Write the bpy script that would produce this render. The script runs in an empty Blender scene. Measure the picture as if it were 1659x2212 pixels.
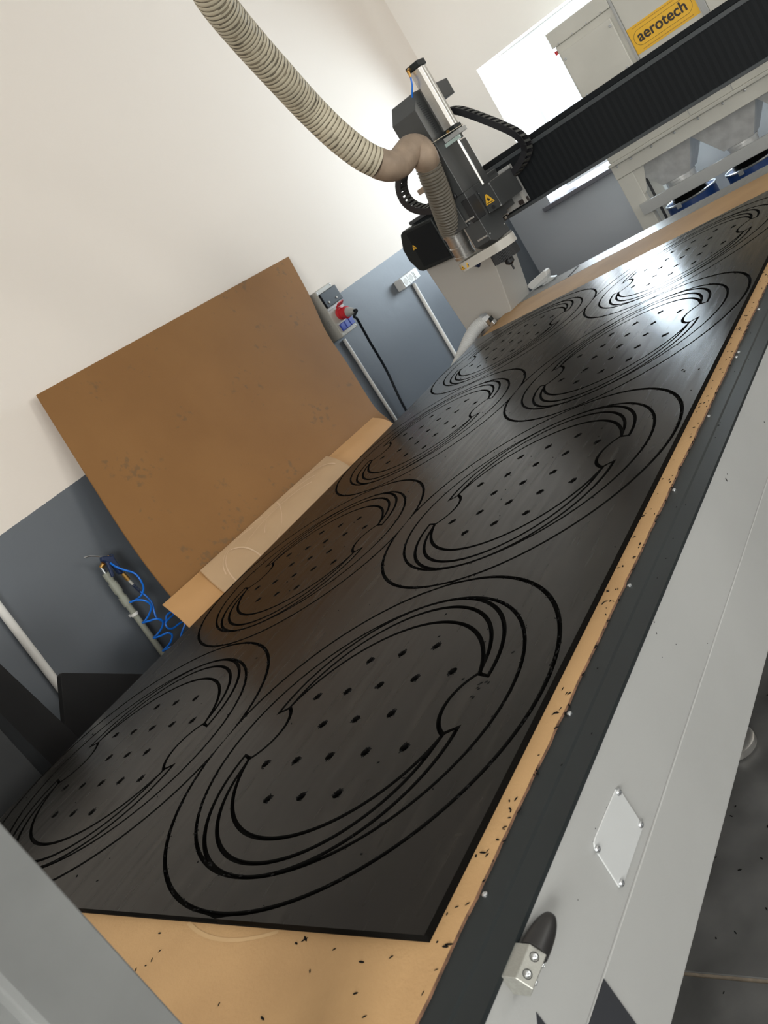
import bpy, bmesh, math, random
from mathutils import Vector, Matrix
random.seed(7)
S = bpy.context.scene
C = bpy.context.collection

# ------------------------------------------------------------------ camera
FPX, W, H = 1915.7, 1659.0, 2212.0
CAMZ = 1.45
ax = Vector((0.47146805, -0.53485172, 0.70117866))     # world X in camera (x right, y down, z fwd)
ay = -Vector((0.69674463, -0.26149957, -0.66795576))   # world Y
az = -Vector((0.5406152, 0.80346227, 0.24936637))      # world Z
right = Vector((ax.x, ay.x, az.x)); down = Vector((ax.y, ay.y, az.y)); fwd = Vector((ax.z, ay.z, az.z))
cam_d = bpy.data.cameras.new('camera'); cam = bpy.data.objects.new('camera', cam_d); C.objects.link(cam)
M = Matrix((right, -down, -fwd)).transposed().to_4x4(); M.translation = Vector((0, 0, CAMZ))
cam.matrix_world = M
cam_d.sensor_fit = 'VERTICAL'; cam_d.sensor_height = 36.0; cam_d.lens = FPX / H * 36.0
cam_d.clip_start = 0.02; cam_d.clip_end = 60
cam_d.dof.use_dof = True; cam_d.dof.focus_distance = 2.0; cam_d.dof.aperture_fstop = 14
S.camera = cam

# ------------------------------------------------------------------ world, lights, exposure
S.view_settings.view_transform = 'Standard'; S.view_settings.look = 'None'
S.view_settings.gamma = 1.0; S.view_settings.exposure = -0.25; S.view_settings.use_curve_mapping = False
w = bpy.data.worlds.new('world'); S.world = w; w.use_nodes = True
w.node_tree.nodes['Background'].inputs[0].default_value = (0.80, 0.90, 1.0, 1)
w.node_tree.nodes['Background'].inputs[1].default_value = 3.0
def area(name, loc, rot, sx, sy, power, col):
    l = bpy.data.lights.new(name, 'AREA'); l.shape = 'RECTANGLE'; l.size = sx; l.size_y = sy
    l.energy = power; l.color = col
    o = bpy.data.objects.new(name, l); C.objects.link(o); o.location = loc; o.rotation_euler = rot
    return o
PI = math.pi
# daylight standing in each window opening (just outside the panes)
area('daylight_back_window', (6.42, 1.95, 1.52), (0, PI/2, 0), 1.05, 1.5, 155, (0.80, 0.90, 1.0))
area('daylight_right_window_a', (3.9, -3.05, 1.85), (PI/2, 0, 0), 1.9, 1.5, 80, (1.0, 0.90, 0.80))
area('daylight_right_window_b', (1.2, -3.05, 1.85), (PI/2, 0, 0), 1.9, 1.5, 34, (1.0, 0.88, 0.77))
area('daylight_front_window', (-2.35, -.6, 1.85), (0, -PI/2, 0), 1.5, 1.9, 300, (1.0, 0.94, 0.88))

# ------------------------------------------------------------------ helpers
def at(px, py, axis, val):
    """where the sight line through a photo point meets the plane axis=val (z above floor)"""
    d = right * ((px - W/2) / FPX) + down * ((py - H/2) / FPX) + fwd
    o = Vector((0, 0, CAMZ))
    return o + d * ((val - o[axis]) / d[axis])
def atd(px, py, depth):
    d = right * ((px - W/2) / FPX) + down * ((py - H/2) / FPX) + fwd
    return Vector((0, 0, CAMZ)) + d * depth

def tag(o, label=None, cat=None, group=None, kind=None):
    if label: o['label'] = label
    if cat: o['category'] = cat
    if group: o['group'] = group
    if kind: o['kind'] = kind
    return o
def thing(name, label, cat, loc=(0, 0, 0), group=None):
    o = bpy.data.objects.new(name, None); C.objects.link(o); o.location = loc
    o.empty_display_size = .05
    return tag(o, label, cat, group)
def link(name, me, m, parent=None):
    o = bpy.data.objects.new(name, me); C.objects.link(o)
    if m is not None:
        for mm in (m if isinstance(m, (list, tuple)) else [m]): me.materials.append(mm)
    if parent is not None:
        o.parent = parent
        # meshes are authored in world coordinates: cancel the parents' offsets
        t = Vector((0, 0, 0)); q = parent
        while q is not None: t += q.location; q = q.parent
        o.location = -t
    return o
class MB:
    def __init__(s): s.v = []; s.f = []; s.mi = []
    def add(s, vs, fs, mi=0):
        b = len(s.v); s.v += [tuple(x) for x in vs]
        for f in fs: s.f.append(tuple(b + i for i in f)); s.mi.append(mi)
    def box(s, x0, x1, y0, y1, z0, z1, mi=0):
        x0, x1 = sorted((x0, x1)); y0, y1 = sorted((y0, y1)); z0, z1 = sorted((z0, z1))
        vs = [(x, y, z) for z in (z0, z1) for y in (y0, y1) for x in (x0, x1)]
        s.add(vs, [(0,2,3,1),(4,5,7,6),(0,1,5,4),(2,6,7,3),(0,4,6,2),(1,3,7,5)], mi); return s
    def prism(s, poly, ext, mi=0):
        poly = [Vector(p) for p in poly]; ext = Vector(ext); n = len(poly)
        s.add(poly + [p + ext for p in poly], [tuple(range(n))[::-1], tuple(range(n, 2*n))] + [(i, (i+1) % n, n+(i+1) % n, n+i) for i in range(n)], mi); return s
    def sweep(s, pts, rad, n=12, cap=True, mi=0):
        pts = [Vector(p) for p in pts]; N = len(pts)
        rr = rad if isinstance(rad, (list, tuple)) else [rad]*N
        up = None; rings = []
        for i in range(N):
            t = (pts[min(i+1, N-1)] - pts[max(i-1, 0)]).normalized()
            if up is None:
                up = t.orthogonal().normalized()
            up = (up - t * up.dot(t)).normalized(); b = t.cross(up)
            rings.append([pts[i] + (up * math.cos(2*PI*k/n) + b * math.sin(2*PI*k/n)) * rr[i] for k in range(n)])
        vs = [v for r in rings for v in r]
        mis = mi
        base = len(s.v); s.v += [tuple(v) for v in vs]
        for i in range(N-1):
            m_ = mi[i] if isinstance(mi, (list, tuple)) else mi
            for k in range(n):
                s.f.append((base+i*n+k, base+i*n+(k+1) % n, base+(i+1)*n+(k+1) % n, base+(i+1)*n+k)); s.mi.append(m_)
        if cap:
            m0 = mi[0] if isinstance(mi, (list, tuple)) else mi
            s.f.append(tuple(base+k for k in range(n))[::-1]); s.mi.append(m0)
            s.f.append(tuple(base+(N-1)*n+k for k in range(n))); s.mi.append(m0)
        return s
    def cyl(s, a, b, r, n=20, mi=0, r2=None):
        return s.sweep([a, b], [r, r if r2 is None else r2], n, True, mi)
    def lathe(s, o, axis, prof, n=32, mi=0):
        """prof: (distance along axis, radius)"""
        o = Vector(o); axis = Vector(axis).normalized(); u = axis.orthogonal().normalized(); b = axis.cross(u)
        base = len(s.v)
        for t, r in prof:
            for k in range(n): s.v.append(tuple(o + axis*t + (u*math.cos(2*PI*k/n) + b*math.sin(2*PI*k/n))*r))
        for i in range(len(prof)-1):
            for k in range(n):
                s.f.append((base+i*n+k, base+i*n+(k+1) % n, base+(i+1)*n+(k+1) % n, base+(i+1)*n+k)); s.mi.append(mi)
        s.f.append(tuple(base+k for k in range(n))[::-1]); s.mi.append(mi)
        s.f.append(tuple(base+(len(prof)-1)*n+k for k in range(n))); s.mi.append(mi)
        return s
    def build(s, name, m, parent=None, bevel=0, smooth=False, seg=2):
        me = bpy.data.meshes.new(name); me.from_pydata(s.v, [], s.f)
        bm = bmesh.new(); bm.from_mesh(me); bmesh.ops.recalc_face_normals(bm, faces=bm.faces); bm.to_mesh(me); bm.free()
        o = link(name, me, m, parent)
        for p, i in zip(me.polygons, s.mi): p.material_index = i
        if smooth:
            me.polygons.foreach_set('use_smooth', [True]*len(me.polygons))
            me.set_sharp_from_angle(angle=math.radians(38))
        if bevel:
            b = o.modifiers.new('b', 'BEVEL'); b.width = bevel; b.segments = seg; b.limit_method = 'ANGLE'; b.angle_limit = math.radians(40)
            b.harden_normals = False
        me.update(); return o
def box(name, x0, x1, y0, y1, z0, z1, m, parent=None, bevel=0):
    return MB().box(x0, x1, y0, y1, z0, z1).build(name, m, parent, bevel)
def smoothpath(pts, sub=8):
    pts = [Vector(p) for p in pts]; out = []
    for i in range(len(pts)-1):
        p0 = pts[max(i-1, 0)]; p1 = pts[i]; p2 = pts[i+1]; p3 = pts[min(i+2, len(pts)-1)]
        for k in range(sub):
            t = k/sub
            out.append(0.5*((2*p1) + (-p0+p2)*t + (2*p0-5*p1+4*p2-p3)*t*t + (-p0+3*p1-3*p2+p3)*t**3))
    out.append(pts[-1]); return out
def resample(pts, step):
    out = [pts[0].copy()]; acc = 0
    for a, b in zip(pts[:-1], pts[1:]):
        L = (b-a).length; d = step - acc
        while d <= L: out.append(a + (b-a)*(d/L)); d += step
        acc = L - (d - step)
    return out

# ------------------------------------------------------------------ materials
def mat(name, col, rough=.5, metal=0, noise=0, nscale=40, bump=0, bscale=200, spec=.5, col2=None, detail=4, rnoise=0, bdist=.002, stretch=None):
    m = bpy.data.materials.new(name); m.use_nodes = True; nt = m.node_tree; b = nt.nodes['Principled BSDF']
    c = (*col, 1); b.inputs['Base Color'].default_value = c; b.inputs['Roughness'].default_value = rough
    b.inputs['Metallic'].default_value = metal; b.inputs['Specular IOR Level'].default_value = spec
    tc = nt.nodes.new('ShaderNodeTexCoord'); src = tc.outputs['Object']
    if stretch:
        mp = nt.nodes.new('ShaderNodeMapping'); mp.inputs['Scale'].default_value = stretch
        nt.links.new(src, mp.inputs['Vector']); src = mp.outputs['Vector']
    if noise or col2:
        n = nt.nodes.new('ShaderNodeTexNoise'); n.inputs['Scale'].default_value = nscale; n.inputs['Detail'].default_value = detail
        nt.links.new(src, n.inputs['Vector'])
        r = nt.nodes.new('ShaderNodeValToRGB')
        c2 = col2 if col2 else tuple(min(1, x*(1+noise)) for x in col)
        c1 = col if col2 else tuple(x*(1-noise) for x in col)
        r.color_ramp.elements[0].color = (*c1, 1); r.color_ramp.elements[1].color = (*c2, 1)
        r.color_ramp.elements[0].position = .35; r.color_ramp.elements[1].position = .68
        nt.links.new(n.outputs['Fac'], r.inputs['Fac']); nt.links.new(r.outputs['Color'], b.inputs['Base Color'])
        if rnoise:
            mr = nt.nodes.new('ShaderNodeMapRange'); mr.inputs['To Min'].default_value = rough-rnoise; mr.inputs['To Max'].default_value = rough+rnoise
            nt.links.new(n.outputs['Fac'], mr.inputs['Value']); nt.links.new(mr.outputs['Result'], b.inputs['Roughness'])
    if bump:
        n2 = nt.nodes.new('ShaderNodeTexNoise'); n2.inputs['Scale'].default_value = bscale; n2.inputs['Detail'].default_value = 3
        nt.links.new(src, n2.inputs['Vector'])
        bp = nt.nodes.new('ShaderNodeBump'); bp.inputs['Strength'].default_value = bump; bp.inputs['Distance'].default_value = bdist
        nt.links.new(n2.outputs['Fac'], bp.inputs['Height']); nt.links.new(bp.outputs['Normal'], b.inputs['Normal'])
    return m
def wall_mat(name, zline, low=(.114, .130, .150), high=(.81, .745, .68)):
    m = mat(name, (.81, .745, .68), .85, bump=.25, bscale=14, bdist=.004); nt = m.node_tree; b = nt.nodes['Principled BSDF']
    g = nt.nodes.new('ShaderNodeNewGeometry'); sx = nt.nodes.new('ShaderNodeSeparateXYZ'); nt.links.new(g.outputs['Position'], sx.inputs[0])
    nz = nt.nodes.new('ShaderNodeTexNoise'); nz.inputs['Scale'].default_value = 60; nt.links.new(g.outputs['Position'], nz.inputs['Vector'])
    ma = nt.nodes.new('ShaderNodeMath'); ma.operation = 'MULTIPLY_ADD'; ma.inputs[1].default_value = .004; nt.links.new(nz.outputs['Fac'], ma.inputs[0]); nt.links.new(sx.outputs['Z'], ma.inputs[2])
    gt = nt.nodes.new('ShaderNodeMath'); gt.operation = 'GREATER_THAN'; gt.inputs[1].default_value = zline; nt.links.new(ma.outputs[0], gt.inputs[0])
    mx = nt.nodes.new('ShaderNodeMix'); mx.data_type = 'RGBA'; nt.links.new(gt.outputs[0], mx.inputs['Factor'])
    mx.inputs['A'].default_value = (*low, 1); mx.inputs['B'].default_value = (*high, 1)
    nt.links.new(mx.outputs['Result'], b.inputs['Base Color'])
    rm = nt.nodes.new('ShaderNodeMapRange'); rm.inputs['To Min'].default_value = .45; rm.inputs['To Max'].default_value = .9
    nt.links.new(gt.outputs[0], rm.inputs['Value']); nt.links.new(rm.outputs['Result'], b.inputs['Roughness'])
    return m
M_wall = wall_mat('wall_two_tone', 1.332)
M_wallb_lit = wall_mat('wall_two_tone_back_lit', 1.332, (.40, .41, .43), (.92, .875, .82))  # lighter copy of the wall paint: light on the back wall put into the colour
M_ceil = mat('ceiling_white', (.82, .81, .79), .9)
M_tile = mat('floor_tile', (.10, .10, .098), .38, noise=.35, nscale=5, bump=.08, bscale=120)
M_grout = mat('floor_grout', (.20, .165, .125), .9, noise=.2, nscale=60)
def sheet_material():
    m = mat('black_plastic', (.030, .027, .024), .36, noise=0, spec=.15); nt = m.node_tree; b = nt.nodes['Principled BSDF']
    tc = [n for n in nt.nodes if n.type == 'TEX_COORD'][0]
    def noise(scale, detail, sc=(1,1,1), rot=0, rgh=.5):
        mp = nt.nodes.new('ShaderNodeMapping'); mp.inputs['Scale'].default_value = sc; mp.inputs['Rotation'].default_value = (0, 0, rot)
        nt.links.new(tc.outputs['Object'], mp.inputs[0]); n = nt.nodes.new('ShaderNodeTexNoise')
        n.inputs['Scale'].default_value = scale; n.inputs['Detail'].default_value = detail; n.inputs['Roughness'].default_value = rgh
        nt.links.new(mp.outputs[0], n.inputs['Vector']); return n.outputs['Fac']
    def ramp(src, p0, p1, c0, c1):
        r = nt.nodes.new('ShaderNodeValToRGB'); r.color_ramp.elements[0].position = p0; r.color_ramp.elements[1].position = p1
        r.color_ramp.elements[0].color = (*c0, 1); r.color_ramp.elements[1].color = (*c1, 1); nt.links.new(src, r.inputs[0]); return r.outputs[0]
    base = ramp(noise(3.5, 3), .35, .7, (.0045, .0041, .0036), (.0085, .0076, .0064))
    scr = ramp(noise(4, 2, (1, 8, 1), .5, .55), .58, .80, (0, 0, 0), (.013, .0115, .0095))      # scuffs along the sheet
    scr2 = ramp(noise(7, 2, (10, 1, 1), .25, .5), .66, .80, (0, 0, 0), (.007, .0063, .0055))
    def add(a, c):
        x = nt.nodes.new('ShaderNodeMix'); x.data_type = 'RGBA'; x.blend_type = 'ADD'; x.inputs['Factor'].default_value = 1
        nt.links.new(a, x.inputs['A']); nt.links.new(c, x.inputs['B']); return x.outputs['Result']
    nt.links.new(add(add(base, scr), scr2), b.inputs['Base Color'])
    mr = nt.nodes.new('ShaderNodeMapRange'); mr.inputs['From Min'].default_value = .3; mr.inputs['From Max'].default_value = .7
    mr.inputs['To Min'].default_value = .20; mr.inputs['To Max'].default_value = .29
    nt.links.new(noise(6, 2, (1, 9, 1), .5), mr.inputs['Value']); nt.links.new(mr.outputs[0], b.inputs['Roughness'])
    return m
M_sheet = sheet_material()
M_sheet_shade = mat('black_plastic_groove_shade', (.0028, .0027, .0025), .8, spec=.06)  # cut walls and groove floor: shade of the grooves put into a darker colour
M_black_off = mat('black_plastic_offcut', (.007, .007, .0075), .6, noise=.3, nscale=4, spec=.25)
M_mdf = mat('mdf_raw', (.385, .232, .104), .75, col2=(.46, .285, .13), nscale=5, bump=.35, bscale=220, bdist=.0015, detail=8)
M_mdf_edge = mat('mdf_scorched_edge', (.13, .065, .035), .8, noise=.5, nscale=60)
M_board = mat('mdf_board', (.235, .112, .034), .6, spec=.25, col2=(.262, .128, .040), nscale=3, detail=8, bump=.1, bscale=120)
def board_stains():
    nt = M_board.node_tree; b = nt.nodes['Principled BSDF']; src = b.inputs['Base Color'].links[0].from_socket
    tc = [n for n in nt.nodes if n.type == 'TEX_COORD'][0]
    def ns(sc, det):
        n = nt.nodes.new('ShaderNodeTexNoise'); n.inputs['Scale'].default_value = sc; n.inputs['Detail'].default_value = det
        nt.links.new(tc.outputs['Object'], n.inputs['Vector']); return n.outputs['Fac']
    mu = nt.nodes.new('ShaderNodeMath'); mu.operation = 'MULTIPLY'; nt.links.new(ns(4.5, 2), mu.inputs[0]); nt.links.new(ns(38, 5), mu.inputs[1])
    r = nt.nodes.new('ShaderNodeMapRange'); r.inputs['From Min'].default_value = .35; r.inputs['From Max'].default_value = .42; r.inputs['To Max'].default_value = .5
    nt.links.new(mu.outputs[0], r.inputs['Value'])
    mx = nt.nodes.new('ShaderNodeMix'); mx.data_type = 'RGBA'; mx.inputs['B'].default_value = (.13, .085, .045, 1)
    nt.links.new(r.outputs[0], mx.inputs['Factor']); nt.links.new(src, mx.inputs['A']); nt.links.new(mx.outputs['Result'], b.inputs['Base Color'])
board_stains()
M_board2 = mat('mdf_board_light', (.56, .315, .13), .6, col2=(.60, .34, .145), nscale=4, detail=6)
M_board3 = mat('mdf_spoilboard_used', (.51, .345, .20), .6, col2=(.56, .38, .22), nscale=5, detail=6)
M_board3_line = mat('mdf_routed_track', (.68, .50, .33), .7)
M_frame = mat('machine_light_grey', (.38, .385, .38), .38, noise=.05, nscale=3, bump=.05, bscale=300)
M_plate = mat('cover_plate_grey', (.50, .515, .52), .35)
M_rail = mat('anthracite_paint', (.016, .020, .0215), .45, noise=.15, nscale=3, spec=.25)
M_dark = mat('machine_dark_grey', (.046, .049, .050), .40, noise=.12, nscale=5)
M_darker = mat('machine_black_parts', (.012, .013, .015), .5)
M_strip = mat('gantry_strip_grey', (.050, .058, .064), .4)
M_hazard = mat('hazard_stripe_dark', (.028, .030, .036), .4)
M_steel = mat('steel_screw', (.62, .64, .66), .28, metal=1)
M_alu = mat('brushed_aluminium', (.56, .55, .53), .33, metal=.9, noise=.06, nscale=8, stretch=(1, 1, 30))
M_alu_mat = mat('aluminium_block', (.30, .30, .275), .42, metal=.45, noise=.1, nscale=300, stretch=(8, 1, 1))
M_rubber = mat('black_rubber', (.014, .013, .013), .45)
M_endplate = mat('table_end_metal', (.24, .25, .255), .32, metal=.25, noise=.12, nscale=6, stretch=(1, 8, 1))
M_bellows = mat('bellows_black', (.0055, .0075, .0095), .7, spec=.25)
M_beige = mat('machine_beige_grey', (.41, .405, .385), .42)
M_cab = mat('dust_cabinet_cream', (.56, .55, .50), .42, noise=.05, nscale=4)
M_galv = mat('galvanised_metal', (.60, .60, .59), .28, metal=.25, noise=.1, nscale=20)
M_blue = mat('drum_blue', (.012, .045, .17), .3)
M_yellow = mat('sticker_yellow', (.80, .46, .035), .45)
M_black = mat('print_black', (.03, .022, .02), .5)
M_hose = mat('duct_cream', (.55, .50, .38), .5, noise=.08, nscale=12)
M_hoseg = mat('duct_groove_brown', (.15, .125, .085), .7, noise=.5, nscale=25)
M_tape = mat('duct_tan_wrap', (.30, .225, .165), .6, noise=.2, nscale=14)
M_hose2 = mat('hose_grey_brown', (.10, .088, .068), .5, noise=.12, nscale=20)
M_wire = mat('hose_wire', (.50, .45, .36), .4)
M_chain = mat('chain_black', (.013, .013, .016), .5)
M_chainlt = mat('chain_crossbar', (.045, .047, .045), .5)
M_white = mat('white_plastic', (.62, .62, .61), .35)
M_boxgrey = mat('outlet_box_grey', (.45, .44, .40), .45)
M_red = mat('socket_red', (.55, .025, .035), .35)
M_sblue = mat('socket_blue', (.03, .06, .38), .35)
M_smoke = mat('smoked_cover', (.007, .009, .013), .35, spec=.25)
M_cable = mat('cable_black', (.007, .010, .014), .5, spec=.25)
M_conduit = mat('conduit_white', (.80, .79, .76), .4)
M_conduit_g = mat('conduit_grey', (.30, .31, .26), .5)
M_blueh = mat('coil_hose_blue', (.012, .17, .72), .25)
M_navy = mat('air_gun_navy', (.012, .025, .075), .35)
M_brass = mat('brass', (.55, .32, .10), .35, metal=.9)
M_chips = mat('plastic_shavings_black', (.004, .004, .004), .8, spec=.1)
M_post = mat('post_grey', (.155, .160, .158), .45, noise=.10, nscale=9)
M_winframe = mat('window_white', (.85, .86, .88), .4)
M_sill = mat('sill_grey', (.13, .125, .14), .4)
M_label = mat('label_silver', (.30, .30, .29), .4)
M_clear = mat('bracket_pale_green', (.42, .52, .49), .15)
M_glass = bpy.data.materials.new('window_glass'); M_glass.use_nodes = True
_nt = M_glass.node_tree; _b = _nt.nodes['Principled BSDF']; _o = _nt.nodes['Material Output']
_nt.nodes.remove(_b); _g = _nt.nodes.new('ShaderNodeBsdfGlossy'); _g.inputs['Roughness'].default_value = .02
_t = _nt.nodes.new('ShaderNodeBsdfTransparent'); _t.inputs[0].default_value = (.95, .97, .97, 1); _x = _nt.nodes.new('ShaderNodeMixShader'); _x.inputs[0].default_value = .06
_nt.links.new(_t.outputs[0], _x.inputs[1]); _nt.links.new(_g.outputs[0], _x.inputs[2]); _nt.links.new(_x.outputs[0], _o.inputs[0])

Z = CAMZ   # heights read from the photo are relative to the eye: Z + value
# ------------------------------------------------------------------ room
def struct(o): o['kind'] = 'structure'; return o
XB, YW, YR, XF, ZC = 6.02, 3.20, -2.90, -2.2, 3.5
# left wall meets the back wall in a rounded plaster corner
wl = MB()
R = .12; pts = [(XF, YW), (XB-R, YW)] + [(XB-R+R*math.sin(a), YW-R+R*math.cos(a)) for a in [i*PI/2/8 for i in range(1, 9)]]
outer = [(XB-R, YW+.2), (XF, YW+.2)]
poly = [Vector((x, y, 0)) for x, y in pts] + [Vector((XB+.001, YW+.2, 0)), Vector((XF, YW+.2, 0))]
wl.prism(poly, (0, 0, ZC)); struct(wl.build('wall_left', M_wall, smooth=True))
# back wall with the window opening
WY0, WY1, WZ0, WZ1 = 1.25, 2.752, Z-.44, Z+.560
wb = MB()
wb.box(XB, XB+.30, WY1, YW-R+.002, 0, ZC); wb.box(XB, XB+.30, YR, WY0, 0, ZC)
wb.box(XB, XB+.30, WY0, WY1, 0, WZ0); wb.box(XB, XB+.30, WY0, WY1, WZ1, ZC)
struct(wb.build('wall_back', M_wallb_lit))
# right wall with two openings
def wall_openings(name, y0, y1, ops):
    b = MB(); xs = XF
    for (a, c, z0, z1) in ops:
        b.box(xs, a, y0, y1, 0, ZC); b.box(a, c, y0, y1, 0, z0); b.box(a, c, y0, y1, z1, ZC); xs = c
    b.box(xs, XB+.3, y0, y1, 0, ZC); struct(b.build(name, M_wall))
wall_openings('wall_right', YR-.2, YR, [(.2, 2.2, 1.05, 2.65), (2.9, 4.9, 1.05, 2.65)])
wf = MB(); wf.box(XF-.2, XF, YR-.2, -1.6, 0, ZC); wf.box(XF-.2, XF, .4, YW+.2, 0, ZC); wf.box(XF-.2, XF, -1.6, .4, 0, 1.05); wf.box(XF-.2, XF, -1.6, .4, 2.65, ZC)
struct(wf.build('wall_front', M_wall))
struct(box('ceiling', XF-.2, XB+.3, YR-.2, YW+.2, ZC, ZC+.15, M_ceil))
fl = struct(box('floor', XF-.2, XB+.3, YR-.2, YW+.2, -.12, -.003, M_grout))
tile_me = None; TS = 1.2
for i in range(-3, 6):
    for j in range(-3, 4):
        x0 = .9935 + .0045 + i*TS; y0 = .20 + j*TS
        x1 = min(x0+TS-.009, XB); y1 = min(y0+TS-.009, YW-.001); x0c = max(x0, XF+.001); y0c = max(y0, YR+.001)
        if x1 - x0c < .02 or y1 - y0c < .02: continue
        MB().box(x0c, x1, y0c, y1, -.02, 0).build('tile', M_tile, fl, bevel=.0015, seg=1)
# windows
def window(name, axis, inner, d0, d1, a0, a1, z0, z1, mull):
    """axis 0: opening in a wall across X; axis 1: across Y"""
    def b(mb, p0, p1, q0, q1, r0, r1):
        if axis == 0: mb.box(p0, p1, q0, q1, r0, r1)
        else: mb.box(q0, q1, p0, p1, r0, r1)
    root = bpy.data.objects.new(name, None); C.objects.link(root); struct(root)
    f = MB(); t = .05
    b(f, d0, d1, a0, a0+t, z0, z1); b(f, d0, d1, a1-t, a1, z0, z1); b(f, d0, d1, a0+t, a1-t, z0, z0+t); b(f, d0, d1, a0+t, a1-t, z1-t, z1)
    f.build('frame', M_winframe, root, bevel=.004)
    edges = [a0+t] + mull + [a1-t]
    for s0, s1 in zip(edges[:-1], edges[1:]):
        sm = MB(); u = .055; g = .004; s0 += g; s1 -= g; e0 = d0-.012; e1 = d1-.015
        b(sm, e0, e1, s0, s0+u, z0+t+g, z1-t-g); b(sm, e0, e1, s1-u, s1, z0+t+g, z1-t-g)
        b(sm, e0, e1, s0+u, s1-u, z0+t+g, z0+t+g+u); b(sm, e0, e1, s0+u, s1-u, z1-t-g-u, z1-t-g)
        so = sm.build('sash', M_winframe, root, bevel=.004)
        pm = MB(); mid = (e0+e1)/2; b(pm, mid-.003, mid+.003, s0+u-.003, s1-u+.003, z0+t+g+u-.003, z1-t-g-u+.003); pm.build('pane', M_glass, so)
    return root
window('window_1', 0, 1, XB+.20, XB+.26, WY0, WY1-.075, WZ0+.03, WZ1, [1.97])
o = struct(MB().box(XB-.035, XB+.20, WY0-.06, WY1+.058, WZ0-.030, WZ0+.002).build('trim_1', M_sill, bevel=.004)); 
window('window_2', 1, 1, YR-.14, YR-.08, .2, 2.2, 1.05, 2.65, [1.2])
window('window_4', 0, 1, XF-.14, XF-.08, -1.6, .4, 1.05, 2.65, [-.6])
window('window_3', 1, 1, YR-.14, YR-.08, 2.9, 4.9, 1.05, 2.65, [3.9])

# ------------------------------------------------------------------ the machine table
ZT = Z-.600      # top of the black sheet
ZM = Z-.611      # top of the MDF spoilboard
KS = .5955/.604
ZF = Z-.6158      # top of the anthracite rail
TX0, TX1 = .235, 4.045
YS = .5955        # outer face of the machine's side
tb = thing('cutting_machine_table', 'long light grey machine table with anthracite edge rail carrying the black plastic sheet', 'machine table', (2.1, 1.4, 0))
sb = MB(); sb.box(TX0, TX1, YS, YS+.12, Z-.767*KS, ZF-.006); sb.build('side_beam', M_frame, tb, bevel=.0025)
sb = MB(); sb.box(TX0, TX1, YS+.0005, YS+.12, Z-.906*KS, Z-.7685*KS); lp = sb.build('lower_side_panel', M_frame, tb, bevel=.002)
# anthracite rail with a slightly raised lip
rl = MB(); rl.prism([(TX0, YS-.002, ZF-.006), (TX0, YS-.002, ZF), (TX0, YS+.030, ZF), (TX0, YS+.034, ZF+.0012), (TX0, .6645, ZF+.0012), (TX0, .6645, ZF-.006)], (TX1-TX0, 0, 0))
rail = rl.build('edge_rail', M_rail, tb)
bx = [.220+.2785*i for i in range(1, 14)] 
for x in [.4895+.2743*i for i in range(0, 13)] + [1.886]:
    MB().lathe((x, .6550, ZF+.001), (0, 0, 1), [(0, .0036), (.0020, .0034), (.0030, .0020), (.0026, .0011)], 12).build('rail_bolt', M_steel, tb, smooth=True)
# frame under the table and left side
MB().box(TX0, TX1, 2.10, 2.20, Z-.906, ZM-.019).build('left_beam', M_frame, tb, bevel=.003)
MB().box(TX0, TX0+.1, YS+.121, 2.099, Z-.906, ZM-.019).build('cross_beam', M_frame, tb, bevel=.003)
MB().box(TX1-.1, TX1, YS+.121, 2.099, Z-.906, ZM-.019).build('cross_beam', M_frame, tb, bevel=.003)
MB().box(TX0+.1, TX1-.1, YS+.121, 2.099, Z-.70, ZM-.019).build('bed_slab', M_dark, tb)
box('end_plate', 3.862, TX1-.002, .680, 2.150, ZM-.018, ZM-.001, M_endplate, tb, bevel=.001)
box('slot_strip', 3.874, 4.02, 1.862, 1.872, ZM-.001, ZM+.0012, M_darker, tb)
for (fx, fy) in ((.55, .98), (1.60, .99), (2.75, .98), (3.8, .98), (.55, 1.95), (2.0, 1.95), (3.7, 1.95)):
    lg = MB().box(fx-.05, fx+.05, fy-.05, fy+.05, .10, Z-.905).build('leg', M_frame, tb, bevel=.004)
    MB().lathe((fx, fy, 0), (0, 0, 1), [(0, .052), (.004, .056), (.020, .056), (.026, .048), (.030, .014), (.10, .012)], 36).build('levelling_foot', M_alu, lg, smooth=True)
# cover plate with four screws
cp = []
for (px, py) in ((1280,1820),(1283,1808),(1327,1705),(1335,1703),(1383,1778),(1385,1790),(1343,1913),(1335,1917),(1282,1834)):
    q = at(px, py, 1, YS); cp.append((q.x, YS-.0022, q.z))
cpo = MB().prism(cp, (0, .0022, 0)).build('cover_plate', M_plate, tb, bevel=.0006, seg=1)
def screw(parent, loc, axis, r, name='screw', m=None):
    b = MB(); b.lathe(loc, axis, [(0, r), (r*.35, r*.96), (r*.62, r*.70), (r*.66, r*.42), (r*.30, r*.38), (r*.28, .0001)], 18)
    return b.build(name, m or M_steel, parent, smooth=True)
for (px, py) in ((1332,1711),(1380,1781),(1286,1834),(1338,1907)):
    q = at(px, py, 1, YS); screw(cpo, (q.x, YS-.0022, q.z), (0, -1, 0), .0044)
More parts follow.
